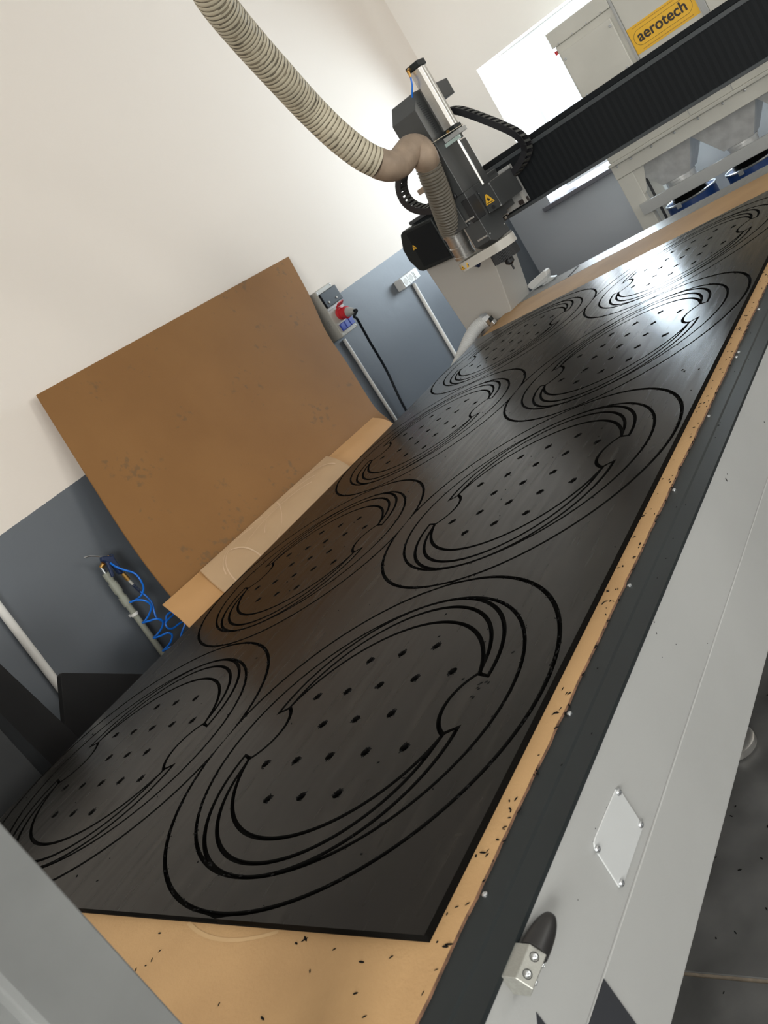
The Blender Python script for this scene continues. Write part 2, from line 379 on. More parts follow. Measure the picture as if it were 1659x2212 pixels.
# aluminium stop block with a black rubber bumper
sec = [(.604*KS, -.6265*KS), (.585*KS, -.6265*KS), (.5735*KS, -.641*KS), (.584*KS, -.653*KS), (.604*KS, -.653*KS)]
blk = MB().prism([(.4085*KS, y, Z+z) for y, z in sec], (.037*KS, 0, 0)).build('stop_block', M_alu_mat, tb, bevel=.0006, seg=1)
u_ = Vector((0, .5735-.585, -.641+.6265)).normalized()           # down the slanted face
nn = Vector((0, u_.z, -u_.y)).normalized()
if nn.y > 0: nn = -nn
for x in (.418*KS, .4365*KS):
    p = Vector((x, .585*KS, Z-.6265*KS)) + u_*.0085
    MB().lathe(p - nn*.0003, nn, [(0, .0050), (.0006, .0048), (.0004, .0040), (-.0006, .0040)], 20).build('screw_recess', M_darker, blk)
    screw(blk, p, nn, .0034)
    n2 = Vector((0, -.78, -.62)); p2 = Vector((x+.0012, .5788*KS, Z-.6470*KS)); screw(blk, p2, n2, .0026)
c0 = Vector((.4455*KS, .5885*KS, Z-.6400*KS))
prof = [(t*.0465, .0142*math.sqrt(max(0, 1-(t)**2.3))+.0001) for t in [i/14 for i in range(15)]]
MB().lathe(c0, (1, -.02, -.04), prof, 32).build('rubber_bumper', M_rubber, tb, smooth=True)
# hazard stripes
def sidepoly(name, pts, m, y=YS-.0006, t=.0006):
    q = [at(px, py, 1, YS) for px, py in pts]; return MB().prism([(p.x, y, p.z) for p in q], (0, t, 0)).build(name, m, tb)
zs0, zs1 = Z-.906*KS, Z-.7695*KS
for k in range(0, 3):
    a = (.512 - k*.165)*KS
    MB().prism([(a, YS-.0004, zs1), (a, YS-.0004, zs1-.074), (a-.061, YS-.0004, zs0+.002), (a-.074, YS-.0004, zs0+.002), (a-.074, YS-.0004, zs1)], (0, .0009, 0)).build('hazard_stripe', M_hazard, tb)
MB().prism([(.411, YS-.0006, Z-.680), (.4112, YS-.0006, Z-.7545), (.340, YS-.0006, Z-.7545)], (0, .0007, 0)).build('hazard_stripe', M_hazard, tb)
# MDF spoilboard with a torn right edge
random.seed(3)
sp = []; nE = 190
for i in range(nE+1):
    x = TX0 + (3.850-TX0)*i/nE
    sp.append((x, .6645 + random.uniform(-.0011, .0011) + (.0045 if random.random() < .03 else 0)*random.random()))
top = sp + [(3.850, 2.195), (TX0, 2.195)]
spb = MB().prism([(x, y, ZM-.018) for x, y in top], (0, 0, .018))
o = spb.build('mdf_spoilboard', M_mdf); tag(o, 'sand-coloured MDF spoilboard lying on the machine table under the black sheet', 'board')
eb = MB()
for (x, y), (x2, y2) in zip(sp[:-1], sp[1:]):
    eb.add([(x, y-.0016-random.random()*.0012, ZM-.0045), (x2, y2-.0016, ZM-.0045), (x2, y2-.0003, ZM-.0008), (x, y-.0003, ZM-.0008)], [(0, 1, 2, 3)])
eb.build('scorched_edge', M_mdf_edge, o)
# circular routed trace showing next to the sheet's near edge
tr = MB(); ctr = Vector((.680, 1.044, ZM+.0003))
arc = []
for i in range(0, 41):
    a = math.radians(158 + 43*i/40); arc.append((ctr + Vector((math.cos(a)*.2775, math.sin(a)*.2775, 0)), ctr + Vector((math.cos(a)*.2715, math.sin(a)*.2715, 0))))
M_trace = mat('mdf_routed_groove', (.47, .31, .155), .8)
for (a1, b1), (a2, b2) in zip(arc[:-1], arc[1:]): tr.add([a1, a2, b2, b1], [(0, 1, 2, 3)])
tr.build('routed_trace', M_trace, o)

# ------------------------------------------------------------------ black plastic sheet, routed into discs and rings
sh = thing('black_plastic_sheet', 'thick black plastic sheet routed into eight sets of rings and perforated discs', 'plastic sheet', (1.93, 1.43, ZM))
CX = (.802, 1.547, 2.291, 3.037); CYR = ((1.0735), (1.8045)); K = .0040   # K: half the router kerf
SX0, SX1, SY0, SY1 = .4265, 3.433, .695, 2.178
D0 = ZT-.0080     # groove floor
def curve_mesh(name, loops, z0, z1):
    cu = bpy.data.curves.new(name, 'CURVE'); cu.dimensions = '2D'; cu.fill_mode = 'BOTH'; cu.extrude = (z1-z0)/2
    for lp_ in loops:
        s_ = cu.splines.new('POLY'); s_.points.add(len(lp_)-1)
        for k, (x, y) in enumerate(lp_): s_.points[k].co = (x, y, 0, 1)
        s_.use_cyclic_u = True
    ob = bpy.data.objects.new(name, cu); C.objects.link(ob)
    dg = bpy.context.evaluated_depsgraph_get(); me = bpy.data.meshes.new_from_object(ob.evaluated_get(dg))
    bpy.data.objects.remove(ob); bpy.data.curves.remove(cu)
    for v in me.vertices: v.co.z += (z0+z1)/2
    me.materials.clear(); me.name = name; return me
def circ(cx, cy, r, n=160, a0=0): return [(cx+r*math.cos(a0+2*PI*i/n), cy+r*math.sin(a0+2*PI*i/n)) for i in range(n)]
def arcpts(cx, r, y0, y1, sign, n=90):
    """arc of the circle (cx,0,r) from y0 to y1 on the side sign of x, rounded outward"""
    a0 = math.atan2(y0, sign*math.sqrt(r*r-y0*y0)); a1 = math.atan2(y1, sign*math.sqrt(r*r-y1*y1))
    if sign < 0:
        if a0 < 0: a0 += 2*PI
        if a1 < 0: a1 += 2*PI
    return [(cx+r*math.cos(a0+(a1-a0)*i/n), r*math.sin(a0+(a1-a0)*i/n)) for i in range(n+1)]
def disc_outline(k):
    """perforated disc: lower and upper arcs, a concave notch each side; k = inward offset"""
    r = .233-k; xo = .0095; rn = .080+k; yn = .273
    # junctions: arc(∓xo, r) with notch circle(0, ±yn, rn)
    def junc(cx):
        # intersect circle (cx,0,r) and (0,yn,rn) on side of cx
        best = None
        for i in range(4000):
            a = i/4000*PI; x = cx + r*math.cos(a); y = r*math.sin(a)
            e = abs(math.hypot(x, y-yn)-rn)
            if (x < 0) == (cx < 0) and (best is None or e < best[0]): best = (e, x, y)
        return best[1], best[2]
    xl, yl = junc(-xo); xu, yu = junc(xo)
    lo = arcpts(-xo, r, yl, -yl, -1); up = arcpts(xo, r, -yu, yu, 1)
    def notch(xa, ya, xb, yb, yc):
        a0 = math.atan2(ya-yc, xa); a1 = math.atan2(yb-yc, xb)
        d = a1-a0
        while d > PI: d -= 2*PI
        while d < -PI: d += 2*PI
        return [(rn*math.cos(a0+d*i/24), yc+rn*math.sin(a0+d*i/24)) for i in range(1, 24)]
    return lo + notch(xl, -yl, xu, -yu, -yn) + up + notch(xu, yu, xl, yl, yn)
def disc_x(y, k): return .0095 + math.sqrt(max((.233-k)**2-y*y, 0)) if abs(y) < .233-k else -1
def crescent(sg, k):
    """arc-shaped strip (built on the +x side, mirrored by sg): outside the inner arc and the disc, inside the outer arc"""
    cx = .0615; ro = .248-k; ri = .2245+k; xe = .0530+k*1.1
    ye = math.sqrt(max(ro*ro-(xe-cx)**2, 0)); out = []; inn = []
    n = 120
    for i in range(n+1):
        y = ye*math.sin(PI*(i/n-.5))
        out.append((sg*(cx+math.sqrt(max(ro*ro-y*y, 0))), y))
        xi = max(xe + max(0, .246-abs(y))*.5*(abs(y) > .2), (cx+math.sqrt(ri*ri-y*y)) if abs(y) < ri else -1, disc_x(y, -k))
        inn.append((sg*xi, y))
    return out + inn[::-1]
def sliver(sg, k):
    """thin moon between the strip and the disc"""
    cx = .0615; ro = .2245-k; a = []; b = []; n = 160
    for i in range(n+1):
        y = .224*math.sin(PI*(i/n-.5))
        if abs(y) >= ro: continue
        xo = cx+math.sqrt(ro*ro-y*y); xi = disc_x(y, -k)
        if xo-xi > .0004: a.append((sg*xo, y)); b.append((sg*xi, y))
    return a + b[::-1]
rows = [(2, 3), (1, 5), (0, 3), (-1, 5), (-2, 3)]
holes = []
for i, n in rows:
    for j in range(n): holes.append((i*.0820, (j-(n-1)/2)*.0812))
M_s = [M_sheet, M_sheet_shade]
def finish(me):
    me.materials.append(M_sheet); me.materials.append(M_sheet_shade)
    for p in me.polygons:
        if abs(p.normal.z) < .5: p.material_index = 1
    me.update()
mesh_ring = curve_mesh('ring', [circ(0, 0, .3640, 200), circ(0, 0, .3130, 180)], D0, ZT)
mesh_disc = curve_mesh('perforated_disc', [disc_outline(K)] + [circ(x, y, .0088, 14) for x, y in holes], D0, ZT)
# the frame between the big circle and the strips: outer circle minus the union of strips and disc
def side_lens(k, sy):
    """piece between the big circle, both strips' outer arcs, their slanted ends and the notch; sy = which side"""
    cx = .0615; ro = .248+k; xo = .0530-k*1.1; rn = .080-k; RB = .310-k
    xc = (RB*RB-ro*ro+cx*cx)/(2*cx); yc_ = math.sqrt(RB*RB-xc*xc)
    yo = math.sqrt(ro*ro-(xo-cx)**2); y = .246
    while math.hypot(xo+(.246-y)*.5, y-.273) < rn: y -= .0002
    xi = xo+(.246-y)*.5; a = math.atan2(y-.273, xi)
    arc = [(cx+math.sqrt(max(ro*ro-v*v, 0)) if i < 59 else xo, v) for i, v in enumerate([yc_+(yo-yc_)*math.sin(PI/2*i/60) for i in range(61)])]
    # the arc passes the strip's widest point when it comes round above the centre
    t0 = math.atan2(yc_, xc-cx); t1 = math.atan2(yo, xo-cx)
    arc = [(cx+ro*math.cos(t0+(t1-t0)*i/60), ro*math.sin(t0+(t1-t0)*i/60)) for i in range(61)]
    notch = [(rn*math.cos(a+(-PI-2*a)*i/30), .273+rn*math.sin(a+(-PI-2*a)*i/30)) for i in range(31)]
    b0 = math.atan2(yc_, -xc); b1 = math.atan2(yc_, xc)
    big = [(RB*math.cos(b0+(b1-b0)*i/90), RB*math.sin(b0+(b1-b0)*i/90)) for i in range(1, 90)]
    loop = arc + notch + [(-x, v) for x, v in reversed(arc)] + big
    return [(x, sy*v) for x, v in loop]
mesh_lens = {sg: curve_mesh('side_lens', [side_lens(K, sg)], D0, ZT) for sg in (-1, 1)}
mesh_strip = {sg: curve_mesh('arc_strip', [crescent(sg, K)], D0, ZT) for sg in (-1, 1)}
mesh_moon = {sg: curve_mesh('moon_offcut', [sliver(sg, K)], D0, ZT) for sg in (-1, 1)}
for me in [mesh_ring, mesh_disc] + list(mesh_lens.values()) + list(mesh_strip.values()) + list(mesh_moon.values()): finish(me)
def placed(name, me, x, y):
    o = bpy.data.objects.new(name, me); C.objects.link(o); o.parent = sh
    o.location = (x-sh.location.x, y-sh.location.y, -sh.location.z); return o
for cy in CYR:
    for cx in CX:
        placed('ring', mesh_ring, cx, cy); placed('perforated_disc', mesh_disc, cx, cy)
        for sg in (-1, 1):
            placed('side_lens', mesh_lens[sg], cx, cy); placed('arc_strip', mesh_strip[sg], cx, cy); placed('moon_offcut', mesh_moon[sg], cx, cy)
# surrounding remnants between the circles: polygons bounded by circle arcs
def remnants():
    RR = .3640+2*K
    N = 260
    # columns: sample the region with scan polygons: star gaps (near edge, between pairs, far edge) for right, middle and left bands
    loops = []
    xs = [SX0] + list(CX) + [SX1]
    def fy(x, cy, sg):
        y = cy
        best = None
        for cx in CX:
            d = RR*RR-(x-cx)**2
            if d > 0:
                v = math.sqrt(d); best = v if best is None else max(best, v)
        return cy + sg*(best if best else 0)
    for a, b in zip(xs[:-1], xs[1:]):
        n = 90
        X = [a+(b-a)*i/n for i in range(n+1)]
        for lowf, hif in ((lambda x: SY0, lambda x: fy(x, CYR[0], -1)), (lambda x: fy(x, CYR[0], 1), lambda x: fy(x, CYR[1], -1)), (lambda x: fy(x, CYR[1], 1), lambda x: SY1)):
            run = []
            runs = []
            for x in X:
                l, h = lowf(x), hif(x)
                if h-l > .0006: run.append((x, l, h))
                else:
                    if len(run) > 2: runs.append(run)
                    run = []
            if len(run) > 2: runs.append(run)
            for r_ in runs:
                loops.append([(x, l) for x, l, h in r_] + [(x, h) for x, l, h in reversed(r_)])
    return loops
for lp_ in remnants():
    me = curve_mesh('sheet_remnant', [lp_], D0, ZT); finish(me)
    link('sheet_remnant', me, None, sh)
b_ = MB().box(SX0, SX1, SY0, SY1, ZM, D0).build('sheet_base', M_sheet_shade, sh)

# ------------------------------------------------------------------ shavings
def chip(mb, x, y, z, L, r, a, n=(0, 0, 1), flat=.5):
    ca, sa = math.cos(a), math.sin(a); w_ = r
    vs = []
    for (u, v) in ((-L/2, 0), (-L/4, -w_), (L/4, -w_), (L/2, 0), (L/4, w_), (-L/4, w_)):
        vs.append((x+u*ca-v*sa, y+u*sa+v*ca, z))
    top_ = (x, y, z+w_*1.2); base = len(mb.v); mb.v += vs + [top_]
    for i in range(6): mb.f.append((base+i, base+(i+1) % 6, base+6)); mb.mi.append(0)
random.seed(11)
cm = MB()
for (px, py) in ((962,2045),(970,2040),(781,2078),(345,2016),(567,2200),(768,2146),(640,2038),(658,2030),(660,2028),(1043,1842),(1230,1498),(1198,1541),(1202,1572),(1146,1571),(1178,1502)):
    q = at(px, py, 2, ZM); chip(cm, q.x, q.y, ZM+.0002, random.uniform(.007, .013), .0013, random.uniform(-.8, -2.2))
for _ in range(150):
    x = TX0 + .1 + (3.5-TX0)*random.random()**1.0; y = .668 + .024*random.random()**1.6
    chip(cm, x, y, ZM+.0002, random.uniform(.003, .0085), random.uniform(.0006, .0013), random.uniform(-.6, 2.6))
for _ in range(90):
    x = .5 + 3.2*random.random(); chip(cm, x, .6625+random.uniform(-.003, .003), ZM-.0015, random.uniform(.004, .010), .0011, random.uniform(0, 3))
for _ in range(22):
    x = .27 + .14*random.random(); y = .70 + .9*random.random(); chip(cm, x, y, ZM+.0002, random.uniform(.004, .009), .0010, random.uniform(0, 3))
for _ in range(26):
    x = .6 + 3.0*random.random(); chip(cm, x, random.uniform(.60, .65), ZF+.0014, random.uniform(.002, .005), .0008, random.uniform(0, 3))
o = cm.build('plastic_shavings', M_chips); tag(o, 'tiny black plastic shavings scattered on the sand-coloured board rim and grey rail', 'shavings', kind='stuff')
cm = MB()
for _ in range(130):
    x = random.uniform(SX0+.02, SX1-.02); y = random.uniform(SY0+.01, SY1-.02)
    chip(cm, x, y, ZT+.0001, random.uniform(.003, .008), random.uniform(.0006, .0013), random.uniform(0, 3))
for (px, py) in ((1035,1478),(1040,1475),(1050,1473),(1055,1475),(1018,1505),(1022,1507),(1034,1488),(1108,1409),(1000,1467),(963,1327),(948,1375),(1192,1431),(823,1778),(1478,802),(1474,799)):
    q = at(px, py, 2, ZT); chip(cm, q.x, q.y, ZT+.0001, .007, .0011, random.uniform(-1.2, -.4))
# burrs clinging to the grooves and round the holes
for cy in CYR:
    for cx in CX:
        for (r_, n_) in ((.367, 130), (.310, 90)):
            for _ in range(n_):
                a = random.uniform(0, 2*PI) if random.random() < .4 else random.gauss(-.9, .5) + (PI if random.random() < .5 else 0)
                rr = r_ + random.uniform(-.0055, .0055)
                x, y = cx+rr*math.cos(a), cy+rr*math.sin(a)
                if SX0 < x < SX1 and SY0 < y < SY1: chip(cm, x, y, ZT-.0005, random.uniform(.004, .010), random.uniform(.0008, .0016), a+PI/2+random.uniform(-.4, .4))
        for hx, hy in holes:
            for _ in range(8):
                a = random.uniform(0, 2*PI); chip(cm, cx+hx+.0092*math.cos(a), cy+hy+.0085*math.sin(a), ZT-.0003, random.uniform(.004, .010), .0012, a+random.uniform(-.8, .8))
o = cm.build('sheet_burrs', M_chips); tag(o, 'fine black burrs and shavings clinging to the routed grooves of the sheet', 'shavings', kind='stuff')
cm = MB()
for _ in range(110):
    chip(cm, random.uniform(.8, 2.4), random.uniform(.35, 1.3), .0004, random.uniform(.006, .012), random.uniform(.001, .0018), random.uniform(0, 3))
o = cm.build('floor_shavings', M_chips); tag(o, 'black plastic shavings scattered on the dark floor beside the table', 'shavings', kind='stuff')
# dark spots on the machine's side
cm = MB()
for (px, py, r) in ((1568,1035,.0022),(1570,1038,.002),(1571,1024,.0014),(1413,1344,.0013),(1418,1368,.0013),(1353,1419,.0008),(1430,1420,.0008),(1553,918,.0018),(1651,912,.002),(1281,1818,.0007),(1286,1790,.0008),(1310,1744,.0008),(1460,1392,.0009),(1528,1390,.0008),(1248,1944,.0007)):
    q = at(px, py, 1, YS); cm.lathe((q.x, YS-.0003, q.z), (0, -1, 0), [(0, r), (.0003, r*.6)], 8)
o = cm.build('paint_specks', M_darker, tb)

# ------------------------------------------------------------------ gantry
GX = 3.72
g = thing('gantry', 'anthracite gantry beam with black bellows spanning the table before the window', 'gantry', (GX+.1, 1.3, ZM))
GY0, GY1 = .30, 2.36
box('beam', GX+.012, GX+.22, GY0, GY1, Z-.232, Z-.014, M_dark, g, bevel=.003)
box('top_strip', GX, GX+.03, GY0, GY1, Z-.026, Z-.009, M_strip, g, bevel=.002)
box('bottom_strip', GX-.002, GX+.03, GY0, GY1, Z-.236, Z-.222, M_strip, g, bevel=.002)
bb = MB(); npl = 150; yy = [GY0 + (GY1-.02-GY0)*i/npl for i in range(npl+1)]
for i in range(npl):
    a = GX + (.0063 if i % 2 else .0056); b = GX + (.0056 if i % 2 else .0063)
    bb.add([(a, yy[i], Z-.222), (b, yy[i+1], Z-.222), (b, yy[i+1], Z-.026), (a, yy[i], Z-.026)], [(0, 1, 2, 3)])
bb.build('bellows', M_bellows, g)
box('rear_cover', GX+.10, GX+.235, GY0, GY1-.02, Z-.010, Z+.016, M_bellows, g, bevel=.004)
# rounded end cover at the left
ec = []
for (y, z) in ((2.215, -.047), (2.385, -.028), (2.405, -.036), (2.436, -.100), (2.438, -.160), (2.418, -.222), (2.400, -.234), (2.215, -.254)):
    ec.append((GX-.045, y, Z+z))
MB().prism(ec, (.25, 0, 0)).build('end_cover', M_rail, g, bevel=.006)
MB().prism([(GX-.0465, y, Z+z) for y, z in ((2.225, -.060), (2.372, -.046), (2.380, -.218), (2.225, -.238))], (.002, 0, 0)).build('end_bellows', M_bellows, g)
def warn(parent, c, n, up, size, name='warning_triangle'):
    c = Vector(c); n = Vector(n).normalized(); up = Vector(up).normalized(); r = up.cross(n)
    def P(u, v, h): return c + r*u*size + up*v*size + n*h
    b = MB(); b.prism([P(-.58, -.5, .0002), P(.58, -.5, .0002), P(.10, .55, .0002), P(-.10, .55, .0002)], n*.0006); t = b.build(name, M_yellow, parent)
    e = MB(); e.prism([P(-.38, -.40, .0009), P(.38, -.40, .0009), P(.38, -.33, .0009), P(-.38, -.33, .0009)], n*.0003)
    e.prism([P(-.12, -.2, .0009), P(.12, -.2, .0009), P(.16, -.02, .0009), P(.0, .2, .0009), P(-.16, -.02, .0009)], n*.0003)
    e.build('print', M_black, parent)
    return t
q = at(895, 534, 0, GX-.045); warn(g, (GX-.047, q.y, q.z), (-1, 0, 0), (0, 0, 1), .020)
# legs
lgm = MB()
lgm.prism([(GX+.045, 2.150, ZM-.008), (GX+.045, 2.420, ZM-.008), (GX+.045, 2.440, Z-.236), (GX+.045, 2.070, Z-.236)], (.245, 0, 0))
lgm.build('left_leg', M_beige, g, bevel=.004)
MB().box(GX+.05, GX+.28, 2.215, 2.40, .35, ZM-.009).build('left_carriage', M_beige, g, bevel=.004)
MB().box(GX+.05, GX+.28, .33, .59, .45, Z-.237).build('right_leg', M_beige, g, bevel=.004)
# carriage plate riding on the beam
q1, q2 = at(1042, 384, 0, GX-.03), at(1143, 436, 0, GX-.03)
cpl = box('carriage_plate', GX-.035, GX-.004, q2.y, 1.96, Z-.213, Z-.040, M_frame, g, bevel=.002)
box('plate_edge', GX-.046, GX-.036, q2.y, q2.y+.012, Z-.213, Z-.065, M_beige, g)
q = at(1131, 434, 0, GX-.04); box('id_label', GX-.0375, GX-.036, q.y-.026, q.y+.026, q.z-.010, q.z+.010, M_black, g)
for (px, py) in ((1048,382),(1058,377),(1050,389),(1092,449),(1096,462),(1092,470)):
    q = at(px, py, 0, GX-.04); screw(g, (GX-.036, q.y, q.z), (-1, 0, 0), .006, 'bolt')

# ------------------------------------------------------------------ router head
hd = thing('router_head', 'dark grey router head with silver air cylinder hanging on the gantry', 'router head', (3.45, 1.85, Z-.36))
YC = 1.803
hm = MB(); hm.prism([(3.30, YC, Z-.03), (3.30, YC, Z+.330), (3.365, YC, Z+.392), (3.50, YC, Z+.392), (3.50, YC, Z-.03)], (0, .126, 0))
hm.build('motor_hood', M_dark, hd, bevel=.002)
# column
hm = MB(); hm.prism([(3.305, YC+.001, Z-.243), (3.305, YC+.001, Z-.0301), (3.485, YC+.001, Z-.0301), (3.485, YC+.001, Z-.262), (3.345, YC+.001, Z-.262)], (0, .080, 0))
hm.build('spindle_column', M_dark, hd, bevel=.002)
box('column_front_plate', 3.292, 3.3045, YC+.055, YC+.125, Z-.150, Z+.02, M_dark, hd, bevel=.0015)
box('guide_channel', 3.4855, 3.575, YC+.014, YC+.078, Z-.20, Z+.15, M_dark, hd, bevel=.002)
box('rear_housing', 3.576, 3.68, YC+.02, YC+.13, Z-.19, Z-.02, M_dark, hd, bevel=.002)
box('rear_motor', 3.66, 3.775, 1.858, 1.97, Z+.333, Z+.402, M_dark, hd, bevel=.003)
box('motor_bracket', 3.5005, 3.66, 1.865, 1.925, Z+.16, Z+.38, M_dark, hd, bevel=.002)
vm = MB()
for i in range(16):
    x0 = 3.335 + .0015*i; n_ = 7 - abs(i-5)*.55
    zz = Z+.345 - i*.0085
    vm.box(x0, x0+.006*max(n_, 1.5), YC-.0006, YC+.0006, zz, zz+.0036)
vm.build('vent_slots', M_darker, hd)
# pneumatic cylinder
cy0, cy1, cx0_, cx1_ = 1.734, 1.793, 3.375, 3.430
pr = []
for (u, v) in ((0, .012), (0, .047), (.008, .059), (.020, .059), (.020, .056), (.026, .056), (.026, .059), (.047, .059), (.055, .047), (.055, .012), (.047, 0), (.030, 0), (.030, .003), (.024, .003), (.024, 0), (.008, 0)):
    pr.append((cx0_+u, cy0+v, Z+.205))
cyl = MB().prism(pr, (0, 0, .248)).build('air_cylinder', M_alu, hd, bevel=.0012, seg=1)
for z0, z1 in ((.184, .2045), (.4535, .478)):
    c_ = box('cylinder_cap', cx0_-.003, cx1_+.003, cy0-.003, cy1+.003, Z+z0, Z+z1, M_rail, cyl, bevel=.004)
MB().cyl((3.37, 1.778, Z+.468), (3.355, 1.778, Z+.462), .007).cyl((3.358, 1.778, Z+.464), (3.354, 1.780, Z+.44), .005).build('air_fitting', M_brass, cyl, smooth=True)
MB().cyl((3.371, 1.765, Z+.195), (3.365, 1.765, Z+.195), .007).build('port_plug', M_brass, cyl, smooth=True)
MB().sweep(smoothpath([(3.354, 1.780, Z+.441), (3.345, 1.785, Z+.415), (3.345, 1.800, Z+.395), (3.350, 1.815, Z+.378)], 6), .0035, 8).build('air_tube', M_blueh, hd, smooth=True)
box('cylinder_flange', 3.372, 3.436, 1.722, 1.802, Z+.166, Z+.1835, M_frame, hd, bevel=.001)
box('clamp_bracket', 3.362, 3.371, 1.728, 1.842, Z+.150, Z+.164, M_clear, hd, bevel=.0008)
MB().cyl((3.40, 1.764, Z+.1655), (3.40, 1.764, Z+.150), .014).cyl((3.40, 1.764, Z+.166), (3.40, 1.764, Z-.046), .0065).build('piston_rod', M_alu, hd, smooth=True)
MB().sweep([at(1000, 268, 0, 3.36), at(940, 305, 0, 3.27), at(918, 318, 0, 3.25)], .0014, 6).build('tie_wire', M_wire, hd)
# warning sign box
bxs = box('terminal_box', 3.400, 3.635, 1.737, 1.8025, Z-.157, Z-.052, M_dark, hd, bevel=.0015)
q = at(1055, 430, 0, 3.40); warn(bxs, (3.3995, q.y, q.z), (-1, 0, 0), (0, 0, 1), .038, 'warning_triangle')
q = at(1066, 447, 0, 3.40); MB().lathe((3.3998, q.y, q.z), (-1, 0, 0), [(0, .0085), (.0006, .0085)], 20).build('grommet', M_darker, bxs)
for (px, py) in ((1034, 418), (1058, 396), (1058, 460), (1086, 446)):
    q = at(px, py, 0, 3.40); screw(bxs, (3.3995, min(max(q.y, 1.741), 1.799), min(max(q.z, Z-.153), Z-.056)), (-1, 0, 0), .0028)
box('connector_bank', 3.392, 3.47, 1.805, 1.838, Z-.150, Z-.055, M_darker, hd, bevel=.002).location.y += 0
hd_c = [c for c in hd.children if c.name.startswith('connector_bank')][0]
hd_c.location += Vector((-.098, -.006, 0))
# lower end: guide rods, plates, dust shoe
for (a, b, r) in (((1005, 490), (1027, 535), .0085), ((1022, 494), (1032, 517), .004)):
    p, q = at(*a, 0, 3.325), at(*b, 0, 3.325); y_ = (p.y+q.y)/2
    MB().cyl((3.325, y_, p.z), (3.325, y_, q.z), r).build('guide_rod', M_alu, hd, smooth=True)
p = at(1016, 473, 0, 3.30); box('alu_strip', 3.292, 3.304, p.y-.022, p.y+.022, p.z-.0035, p.z+.0035, M_alu, hd, bevel=.0008)
p = at(1040, 516, 0, 3.30); box('alu_strip', 3.300, 3.33, p.y-.028, p.y+.020, p.z-.0045, p.z+.003, M_alu, hd, bevel=.0008)
p = at(1074, 497, 0, 3.44); box('alu_strip', 3.40, 3.48, YC-.006, YC+.001, Z-.268, Z-.262, M_alu, hd)
for (px, py) in ((999, 489), (1003, 487), (1013, 483), (1058, 505), (1089, 484)):
    q = at(px, py, 0, 3.30); screw(hd, (3.3035, q.y, q.z), (-1, 0, 0), .0035)
def stadium(x0, y0, r0, x1, y1, r1, n=20):
    a = math.atan2(y1-y0, x1-x0); out = []
    for i in range(n+1): t = a+PI/2+PI*i/n; out.append((x0+r0*math.cos(t), y0+r0*math.sin(t)))
    for i in range(n+1): t = a-PI/2+PI*i/n; out.append((x1+r1*math.cos(t), y1+r1*math.sin(t)))
    return out
shp = stadium(3.385, 1.823, .070, 3.378, 1.972, .055)
sho = MB().prism([(x, y, Z-.302) for x, y in shp], (0, 0, .037)).build('dust_shoe', mat('shoe_pale_grey', (.50, .48, .44), .4), hd, smooth=True)
for a_ in (-8, 24, 52):
    n_ = Vector((-math.cos(math.radians(a_)), math.sin(math.radians(a_)), 0)); c_ = Vector((3.378, 1.972, Z-.284)) + n_*.0552
    warn(sho, c_, n_, (0, 0, 1), .019)
br = MB()
for i in range(60):
    a = 2*PI*i/60; x = 3.385+.056*math.cos(a); y = 1.823+.056*math.sin(a); x2 = x+.001*math.cos(a)
    br.cyl((x, y, Z-.302), (x+.002*math.cos(a), y+.002*math.sin(a), Z-.345-.004*random.random()), .0036, 6)
br.build('brush_skirt', M_darker, sho)
sp_ = MB(); sp_.lathe((3.385, 1.823, Z-.30), (0, 0, -1), [(0, .030), (.046, .030), (.048, .016), (.052, .020), (.068, .020), (.076, .010), (.078, .0045), (.100, .004), (.101, .001)], 24)
sp_.build('collet_and_cutter', M_darker, hd, smooth=True)
MB().lathe((3.372, 1.952, Z-.303), (0, 0, -1), [(0, .018), (.006, .017), (.014, .008), (.018, .004)], 16).build('adjusting_knob', M_navy, hd, smooth=True)
# collar tube up from the shoe
cb = MB(); cA = at(1004, 549, 0, 3.35); cB = at(977, 497, 0, 3.335)
dirv = (cB-cA); L_ = dirv.length
cb.lathe(cA - dirv.normalized()*.006, dirv, [(0, .046), (.012, .046), (.013, .0435), (L_*.42, .0435), (L_*.43, .047), (L_*.47, .047), (L_*.48, .0445), (L_*.88, .0445), (L_*.90, .049), (L_*1.0, .049)], 40)
cb.build('steel_collar', M_alu, hd, smooth=True)
for (px, py, r) in ((983, 423, .012), (985, 456, .010)):
    q = at(px, py, 0, 3.305); MB().lathe((3.304, q.y, q.z), (-1, 0, 0), [(0, r), (.012, r), (.014, r*.5)], 12).build('clamp_knob', M_darker, hd)
q = at(917, 409, 0, 3.34); box('side_bracket', 3.305, 3.335, q.y-.018, q.y+.015, q.z-.010, q.z+.012, M_tape, hd, bevel=.002)

